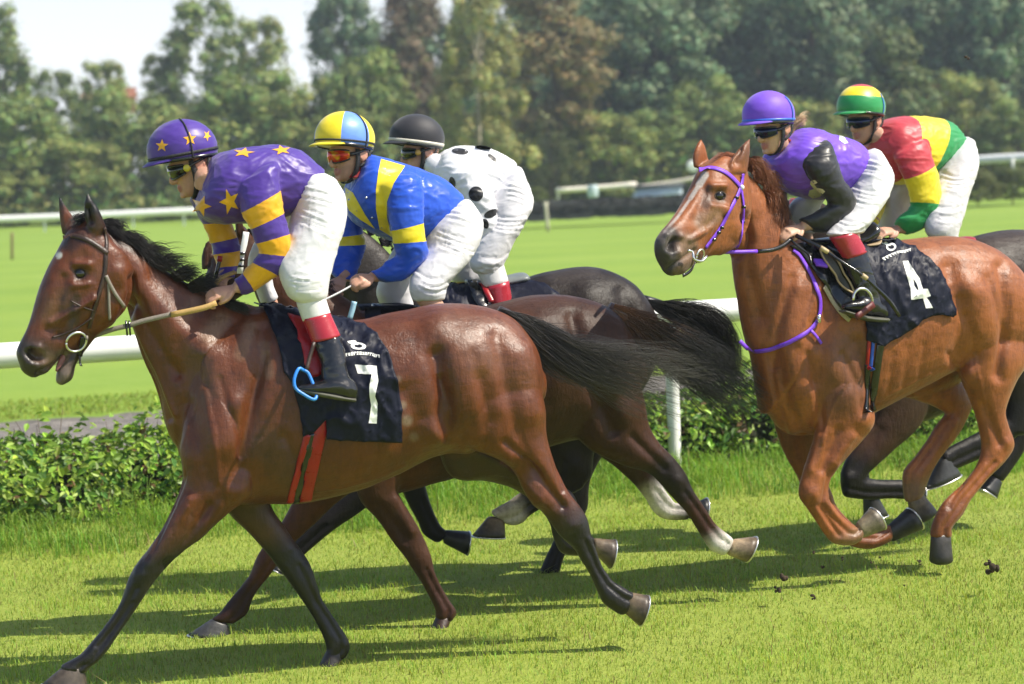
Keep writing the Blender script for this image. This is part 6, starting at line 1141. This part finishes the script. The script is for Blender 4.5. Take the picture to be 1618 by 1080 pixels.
q18 = lambda L: [(540 + x / 18, 520 + y / 18) for x, y in L]
pcs('lettering', band_polys(q18([(80,690),(300,650),(500,635),(700,650),(880,670),(950,710),(1095,730)]), q18([(130,775),(300,745),(500,725),(700,735),(860,760),(940,795),(1110,805)]), 15), cb, F1, M_WHITEP, t, .002, 3)
t = thing('saddle', 'small red racing saddle with red and black girth on the leading bay', 'saddle', F1.pt(500, 510), 'racing saddles')
V, F, N = patch([[(454,497),(470,500),(487,508),(500,545),(512,578),(508,592),(494,597),(482,575),(477,548),(468,522)]], cb, F1, .012, 8); o = raw('flap', V, F, M_RED, t); md = o.modifiers.new('thick', 'SOLIDIFY'); md.thickness = .008; md.offset = -1
S = Shape(); loft(S, F1, [(448,488,450,500,.06),(480,494,482,508,.09),(520,503,522,520,.12),(548,504,548,522,.125),(562,510,558,521,.08)], n=20); build('seat', S, plain('pink_red_seat', (.42,.06,.09), .3), t)
girth(t, B1, F1, [(((486,686),(458,792)), .030, M_RED), (((495,684),(467,793)), .030, M_BLACKL), (((511,662),(482,790)), .054, M_RED)])
S = Shape(); wire(S, F1, [(480,585),(472,582),(465,598),(467,613),(480,623),(496,631),(500,622),(492,600),(486,588),(480,585)], .0075, [.36,.37,.39,.40,.41,.41,.39,.37,.36,.36]); st = build('stirrup', S, M_BLUEP, t)
S = Shape(); ribbon(S, F1.pt(np.array([497,490,484]), np.array([540,562,586]), np.array([.32,.335,.36])), [F1.n] * 3, .018, .004); build('strap', S, M_LEATHER, st)
# bridle of the leading bay
t = thing('bridle', 'brown leather bridle with tan reins on the leading bay', 'bridle', F1H.pt(120, 540, .1), 'bridles')
z6 = lambda L: [(10 + x / 3.725, 330 + y / 3.725) for x, y in L]
S = Shape(); strap(S, B1, z6([(332,166),(380,152),(460,172),(530,212),(598,262)]), .022, F1H); build('browband', S, M_LEATHER, t)
S = Shape(); strap(S, B1, z6([(575,110),(592,190),(585,270),(585,330),(580,380),(555,470),(525,570),(500,650),(487,700)]), .018, F1H); build('cheekpiece', S, M_LEATHER, t)
S = Shape(); strap(S, B1, z6([(600,440),(605,560),(607,650)]), .012, F1H); strap(S, B1, z6([(585,390),(600,425),(640,500),(688,572)]), .016, F1H, off=.006); build('throat_strap', S, M_GREYSTRAP, t)
S = Shape(); strap(S, B1, z6([(520,600),(440,575),(380,540)]), .006, F1H); strap(S, B1, z6([(500,640),(420,700),(330,740),(270,755)]), .008, F1H); build('noseband', S, M_LEATHER, t)
def bit_ring(parent, bv, fr, px, py, r, mat=M_STEEL, rad=.005):
    p, n_, h = cast(bv, px, py, fr, .1, .012); q = np.cross(n_, UP); q /= np.linalg.norm(q); u = np.cross(q, n_); S = Shape(); tube(S, [p + r * (q * math.cos(a) + u * math.sin(a)) for a in np.linspace(0, 2 * np.pi, 25)], rad, 10, 1); return build('bit_ring', S, mat, parent), p
bit_ring(t, B1, F1H, 119, 538, .045)
S = Shape(); strap(S, B1, [(131,530),(128,548),(125,562)], .022, F1H, off=.006); strap(S, B1, [(125,560),(120,574),(128,578)], .014, F1H, off=.004); build('curb_strap', S, M_BLACKL, t)
S = Shape(); wire(S, F1H, [(137,537),(137,530)], .006, [.12,.12], sub=1); pp = np.array([(134,537),(160,526),(182,519),(203,514),(225,507),(250,501),(272,496)]); wv = np.array([.13,.14,.15,.155,.16,.165,.17])
ribbon(S, F1.pt(pp[:, 0], pp[:, 1], wv + .01), [F1.n] * 7, .022, .005); build('rein', S, M_GREYSTRAP, t)
S = Shape(); pp = np.array([(270,497),(300,491),(325,485),(342,478)]); ribbon(S, F1.pt(pp[:, 0], pp[:, 1], np.array([.185,.19,.19,.18])), [F1.n] * 4, .026, .006); build('rein_grip', S, M_TAN, t); S = Shape(); pp = np.array([(338,450),(352,438),(372,430)]); ribbon(S, F1.pt(pp[:, 0], pp[:, 1], np.array([.06,.03,.0])), [F1.n * .6 + UP] * 3, .024, .006); build('rein_grip', S, M_TAN, t)
S = Shape()
for dx, w_ in ((0, .155), (5, .16)): wire(S, F1, [(199 + dx, 506), (201 + dx, 530)], .0045, [w_ + .015, w_ + .015], sub=1)
build('rein_stop', S, M_BLACKL, t)
t = thing('whip', 'short black whip with red and silver cap in the far hand of the starred rider', 'whip', F1.pt(344, 440, -.1), 'riding whips'); S = Shape(); wire(S, F1, [(340,440),(346,415),(347,408)], .009, [-.07,-.07,-.07], sub=2); wire(S, F1, [(340,440),(330,480),(318,530)], .006, [-.07,-.08,-.1], sub=2); build('shaft', S, M_BLACKL, t); S = Shape(); wire(S, F1, [(346.5,413),(348,404)], .012, [-.07,-.07], sub=1); build('cap', S, M_RED, t)
# number 4
t, o, cb4 = cloth('saddle_cloth', 'navy saddle cloth with white number 4 on the chestnut', F4, B4, [(1286,386),(1292,400),(1310,426),(1330,456),(1350,484),(1367,506),(1368,537),(1395,546),(1398,543),(1420,531),(1440,520),(1457,505),(1472,499),(1488,497),(1503,501),(1506,497),(1503,480),(1497,455),(1485,430),(1467,412),(1445,394),(1413,379),(1378,377),(1330,381)], M_NAVY)
q5 = lambda L: [(1360 + x / 5.4, 360 + y / 5.4) for x, y in L]
FOUR = [q5([(357,282),(392,280),(445,430),(455,490),(480,530),(478,570),(430,612),(425,520),(400,430)]), q5([(392,280),(405,278),(460,370),(500,430),(530,520),(495,527),(475,470),(445,430)]), q5([(480,530),(495,527),(530,520),(570,518),(598,580),(560,592),(530,598),(430,612),(478,570)]), q5([(530,598),(560,592),(582,622),(615,680),(555,685)])]
pcs('number', FOUR, cb4, F4, M_WHITEP, t, .002, 4)
q21 = lambda L: [(1380 + x / 21.6, 370 + y / 21.6) for x, y in L]
pcs('emblem', ring_polys(1408,390.1,(8.0,6.5),(5.1,3.3)) + [q21([(255,310),(400,245),(440,250),(520,320),(620,400),(560,400),(420,365)])], cb4, F4, M_WHITEP, t, .002, 3)
pcs('lettering', band_polys(q21([(285,820),(600,660),(860,555),(960,560),(1080,540),(1280,470)]), q21([(390,885),(700,720),(900,625),(1010,640),(1090,640),(1320,555)]), 15, seed=4), cb4, F4, M_WHITEP, t, .002, 3)
t = thing('saddle', 'black racing saddle with tan edging under the violet rider', 'saddle', F4.pt(1320, 400), 'racing saddles')
V, F, N = patch([[(1246,389),(1262,398),(1280,422),(1300,448),(1318,474),(1332,494),(1342,503),(1350,500),(1346,470),(1340,440),(1330,402),(1300,388),(1270,384)]], B4, F4, .018, 8); o = raw('pad', V, F, M_BLACKL, t); md = o.modifiers.new('thick', 'SOLIDIFY'); md.thickness = .012; md.offset = -1
S = Shape(); strap(S, B4, [(1300,452),(1318,478),(1332,498),(1342,505)], .03, F4, off=.010); build('fleece_edge', S, plain('cream_fleece', (.5,.42,.28), .9, bmp=.8, scale=90), t)
V, F, N = patch([[(1290,398),(1308,404),(1326,424),(1340,450),(1344,466),(1334,460),(1318,442),(1302,422)]], B4, F4, .045, 8); o = raw('flap', V, F, plain('dark_olive_leather', (.05,.042,.018), .35, bmp=.3), t); md = o.modifiers.new('thick', 'SOLIDIFY'); md.thickness = .01; md.offset = -1
S = Shape()
for L_s in ([(1290,398),(1308,404),(1326,424),(1340,450),(1344,464)], [(1290,398),(1302,422),(1318,443),(1334,461),(1344,466)]): strap(S, B4, L_s, .010, F4, off=.052, thick=.006)
build('piping', S, plain('tan_piping', (.42,.30,.15), .6), t)
S = Shape(); loft(S, F4, [(1270,378,1272,390,.06),(1310,374,1312,392,.10),(1345,368,1345,390,.12),(1366,348,1368,384,.13),(1377,352,1374,378,.09)], n=20); build('seat', S, M_BLACKL, t)
S = Shape(); loft(S, F4, [(1350,384,1352,391,.13),(1368,380,1368,388,.14),(1379,370,1377,378,.10)], n=18); build('cantle_edge', S, plain('tan_edge', (.36,.26,.15), .6), t)
girth(t, B4, F4, [(((1373,534),(1370,582)), .018, M_RED), (((1379.5,536),(1375,584)), .018, plain('blue_webbing', (.02,.08,.45), .5)), (((1391,542),(1376,646)), .042, M_BLACKL), (((1371,575),(1368,652)), .030, M_BLACKL)])
S = Shape(); wire(S, F4, [(1348,474),(1350,463),(1358,456),(1368,457),(1376,466),(1379,480)], .0075, [.36,.36,.36,.36,.35,.34]); st = build('stirrup', S, M_SILVER, t)
S = Shape(); pp = np.array([(1352,501),(1366,491),(1380,480)]); ribbon(S, F4.pt(pp[:, 0], pp[:, 1], np.array([.385,.375,.36])), [F4.n] * 3, .035, .010); build('tread', S, plain('maroon_tread', (.10,.012,.012), .5), st)
t = thing('breastplate', 'purple webbing breastplate strap across the chestnut shoulder', 'breastplate', F4.pt(1240, 545, .2))
S = Shape(); strap(S, B4, [(1252,395),(1262,403),(1275,424),(1288,450),(1295,472),(1295,492),(1290,508),(1280,520),(1262,533),(1240,544),(1215,552),(1195,555),(1180,551),(1168,538)], .022, F4, off=.006, smooth=1); build('strap', S, M_PURPLEW, t)
S = Shape(); strap(S, B4, [(1279,522),(1287,530),(1296,544)], .016, F4, off=.014); build('loose_end', S, M_PURPLEW, t)
S = Shape(); p, n_, h = cast(B4, 1291, 503, F4, .2, .014); tube(S, [p - UP * .02, p + UP * .02], .012, 10, 1); build('buckle', S, M_SILVER, t)
S = Shape()
for k in range(3): strap(S, B4, [(1280 + k, 415 + 4 * k), (1292, 417 + 4 * k), (1307 - 2 * k, 417 + 4 * k)], .02, F4, off=.03 + .006 * k, thick=.01)
build('knot', S, M_PURPLEW, t)
t = thing('bridle', 'purple webbing bridle on the chestnut', 'bridle', F4H.pt(1100, 400, .1), 'bridles')
z7 = lambda L: [(1020 + x / 4.5, 220 + y / 4.5) for x, y in L]
S = Shape(); strap(S, B4, z7([(374,216),(430,202),(500,207),(580,242),(640,300),(668,335)]), .024, F4H, off=.004); build('browband', S, M_PURPLEW, t)
S = Shape(); strap(S, B4, z7([(688,240),(682,310),(665,360),(640,420),(590,510),(540,610),(500,670),(440,745),(422,770)]), .021, F4H, off=.004); build('cheekpiece', S, M_PURPLEW, t)
S = Shape(); strap(S, B4, z7([(672,350),(690,460),(687,580),(676,680),(648,770)]), .016, F4H, off=.006); build('throat_strap', S, M_PURPLEW, t)
S = Shape(); p, n_, h = cast(B4, 1170, 296, F4H, .1, .008); ellip(S, p, .013, .013, .013); build('rosette', S, M_WHITEP, t)
for q in ((640,415),(535,625),(512,660),(478,710),(690,480),(684,580)): S = Shape(); x, y = z7([q])[0]; p, n_, h = cast(B4, x, y, F4H, .1, .007); box(S, p, .02, .02, .014); build('keeper', S, M_BLACKL, t)
S = Shape(); wire(S, F4, z7([(420,795),(550,800),(660,800),(795,796)]), .010, [.20,.17,.16,.16]); build('rein', S, M_PURPLEW, t)
S = Shape(); wire(S, F4, z7([(795,796),(900,785),(980,752),(1035,705)]), .011, [.16,.17,.17,.16]); build('rein_grip', S, M_BLACKL, t); S = Shape(); wire(S, F4, [(1249,378),(1262,390),(1278,402),(1282,418)], .007, [.16,.2,.24,.27]); build('rein', S, M_BLACKL, t)
bit_ring(t, B4, F4H, 1103, 403, .032); S = Shape(); wire(S, F4H, z7([(300,790),(335,800),(345,850),(400,865),(435,830)]), .006, [.09,.10,.11,.12,.12]); build('bit', S, M_SILVER, t)
S = Shape(); strap(S, B4, z7([(350,850),(335,910),(300,955),(258,970)]), .016, F4H, off=.004); build('curb_strap', S, M_BLACKL, t)
t = thing('whip', 'long black whip with tan rings held low by the violet rider', 'whip', F4.pt(1300, 395, .3), 'riding whips')
WP_ = [(1258,372),(1275,380),(1297,391),(1325,410),(1362,434),(1385,455),(1405,475),(1421,499)]; WW_ = [.17,.22,.28,.36,.42,.43,.43,.42]
S = Shape(); wire(S, F4, WP_, [.012,.011,.009,.008,.008,.010,.011,.010], WW_); build('shaft', S, M_BLACKL, t)
M_TRING = plain('tan_ring', (.5,.38,.22), .5)
for a, b, w_ in (((1297,391),(1308,398),.32), ((1362,434),(1370,440),.42)): S = Shape(); wire(S, F4, [a, b], .012, [w_, w_ + .005], sub=1); build('ring', S, M_TRING, t)
# the two horses behind the leader
t, o, cb2 = cloth('saddle_cloth', 'navy saddle cloth glimpsed behind the leading rider, under the blue rider', F2, B2, [(575,485),(640,483),(700,490),(742,486),(745,560),(740,640),(610,640),(585,560)], M_NAVY, maxe=14)
t = thing('saddle', 'dark saddle under the blue and yellow rider', 'saddle', F2.pt(660, 490), 'racing saddles'); S = Shape(); loft(S, F2, [(590,478,592,495,.07),(640,482,642,500,.10),(700,484,700,502,.12),(725,478,722,498,.08)], n=18); build('seat', S, M_BLACKL, t)
V, F, N = patch([[(600,492),(640,495),(660,540),(680,600),(650,600),(620,550)]], B2, F2, .02, 14); o = raw('flap', V, F, M_BLACKL, t); o.modifiers.new('thick', 'SOLIDIFY').thickness = .01
t = thing('bridle', 'white bridle with black buckles behind the arms of the leading rider', 'bridle', F2.pt(385, 400), 'bridles')
S = Shape(); pp = np.array([(389,366),(386,385),(381,405),(379,432)]); ribbon(S, F2.pt(pp[:, 0], pp[:, 1], np.array([.10,.11,.11,.10])), [F2.n] * 4, .030, .006); build('cheekpiece', S, M_WHITEP, t)
S = Shape()
for x, y in ((382,400),(381,410),(380,420)): box(S, F2.pt(x, y, .125), .036, .02, .012)
build('buckle', S, M_BLACKL, t)
S = Shape(); wire(S, F2, [(300,520),(380,500),(450,490),(471,488),(520,470),(572,442)], .005, [.1,.14,.17,.17,.16,.14]); build('rein', S, M_WHITEP, t)
S = Shape(); wire(S, F2, [(560,476),(557,488),(552,505)], .013, [.30,.30,.30]); tag(build('neck_strap', S, plain('pale_blue_strap', (.38,.62,.75), .4)), 'pale blue strap hanging below the hands of the blue rider', 'strap')
t, o, cb3 = cloth('saddle_cloth', 'navy saddle cloth under the polka dot rider', F3, B3, [(700,452),(735,452),(760,452),(806,452),(832,445),(860,450),(884,466),(900,500),(900,560),(700,560)], M_NAVY, maxe=14)
t = thing('saddle', 'black and red saddle with grey cantle under the polka dot rider', 'saddle', F3.pt(780, 450), 'racing saddles')
S = Shape(); loft(S, F3, [(738,440,742,455,.07),(775,440,775,458,.10),(805,434,808,452,.12),(826,430,826,448,.125),(834,436,831,446,.07)], n=18); build('seat', S, M_GREYP, t)
V, F, N = patch([[(738,446),(756,448),(772,462),(776,480),(768,500),(752,480)]], cb3, F3, .02, 8); o = raw('flap', V, F, M_BLACKL, t); o.modifiers.new('thick', 'SOLIDIFY').thickness = .01
S = Shape(); strap(S, cb3, [(748,446),(762,456),(772,468),(778,482)], .03, F3, off=.035); build('strap', S, M_RED, t)
t = thing('bridle', 'dark bridle on the near black horse behind the blue rider', 'bridle', F3.pt(520, 430), 'bridles'); S = Shape(); ribbon(S, F3.pt(np.array([535,530,526,522]), np.array([365,385,405,430]), np.array([.09,.1,.1,.09])), [F3.n] * 4, .02, .005); wire(S, F3, [(520,440),(560,440),(640,410)], .008, [.1,.14,.13]); build('cheekpiece', S, M_BLACKL, t)
# dark horse behind the chestnut: hood and saddle
S = Shape(); loft(S, F5, [(1252,314,1262,332,.080),(1246,325,1266,345,.085),(1242,338,1268,352,.08)], n=18); t = thing('hood', 'red hood with yellow edge on the hidden horse behind the violet rider', 'hood', F5.pt(1254, 330)); build('hood', S, M_REDS, t); S = Shape(); wire(S, F5, [(1240,336),(1252,345),(1266,340)], .012, [.08,.09,.08]); build('edge', S, M_YELLOWS, t)
t = thing('saddle', 'dark saddle hidden under the red, yellow and green rider', 'saddle', F5.pt(1480, 390), 'racing saddles'); S = Shape(); loft(S, F5, [(1440,388,1442,402,.07),(1480,384,1482,400,.11),(1520,374,1520,392,.12),(1532,373,1530,384,.07)], n=18); build('seat', S, M_RED, t)
# flying clods
M_SOIL = plain('wet_soil', (.045,.028,.014), .95, bmp=.8, var=.5, scale=40)
for i, (x, y, d, r0) in enumerate(((1238,912,11.8,.020),(1228,930,11.8,.014),(1284,942,11.6,.013),(1570,900,11.9,.028),(1560,888,11.9,.014),(1453,888,12.4,.010),(1300,896,12.4,.009),(1328,916,12,.006),(1378,888,12.5,.007),(1390,880,12.6,.006),(1428,925,11.9,.006),(1332,882,12.6,.008),(1287,872,12.6,.008),(1528,91,13.0,.010))):
    S = Shape(); p = P(x, y, d); rr = random.Random(i)
    for k in range(5): ellip(S, p + np.array([rr.uniform(-1, 1), rr.uniform(-1, 1), rr.uniform(-1, 1)]) * r0 * .9, r0 * rr.uniform(.4, .9), r0 * rr.uniform(.4, .8), r0 * rr.uniform(.3, .8), n=9, m=6)
    tag(build('soil_clod', S, M_SOIL), 'small dark clod of soil thrown up by the hooves' if i not in (0, 3, 13) else {0: 'largest brown clod in the air below the chestnut knees', 3: 'largest dark clod in the air at the lower right', 13: 'tiny dark speck of turf high up before the trees at right'}[i], 'soil clod', 'clods of turf thrown up by hooves')
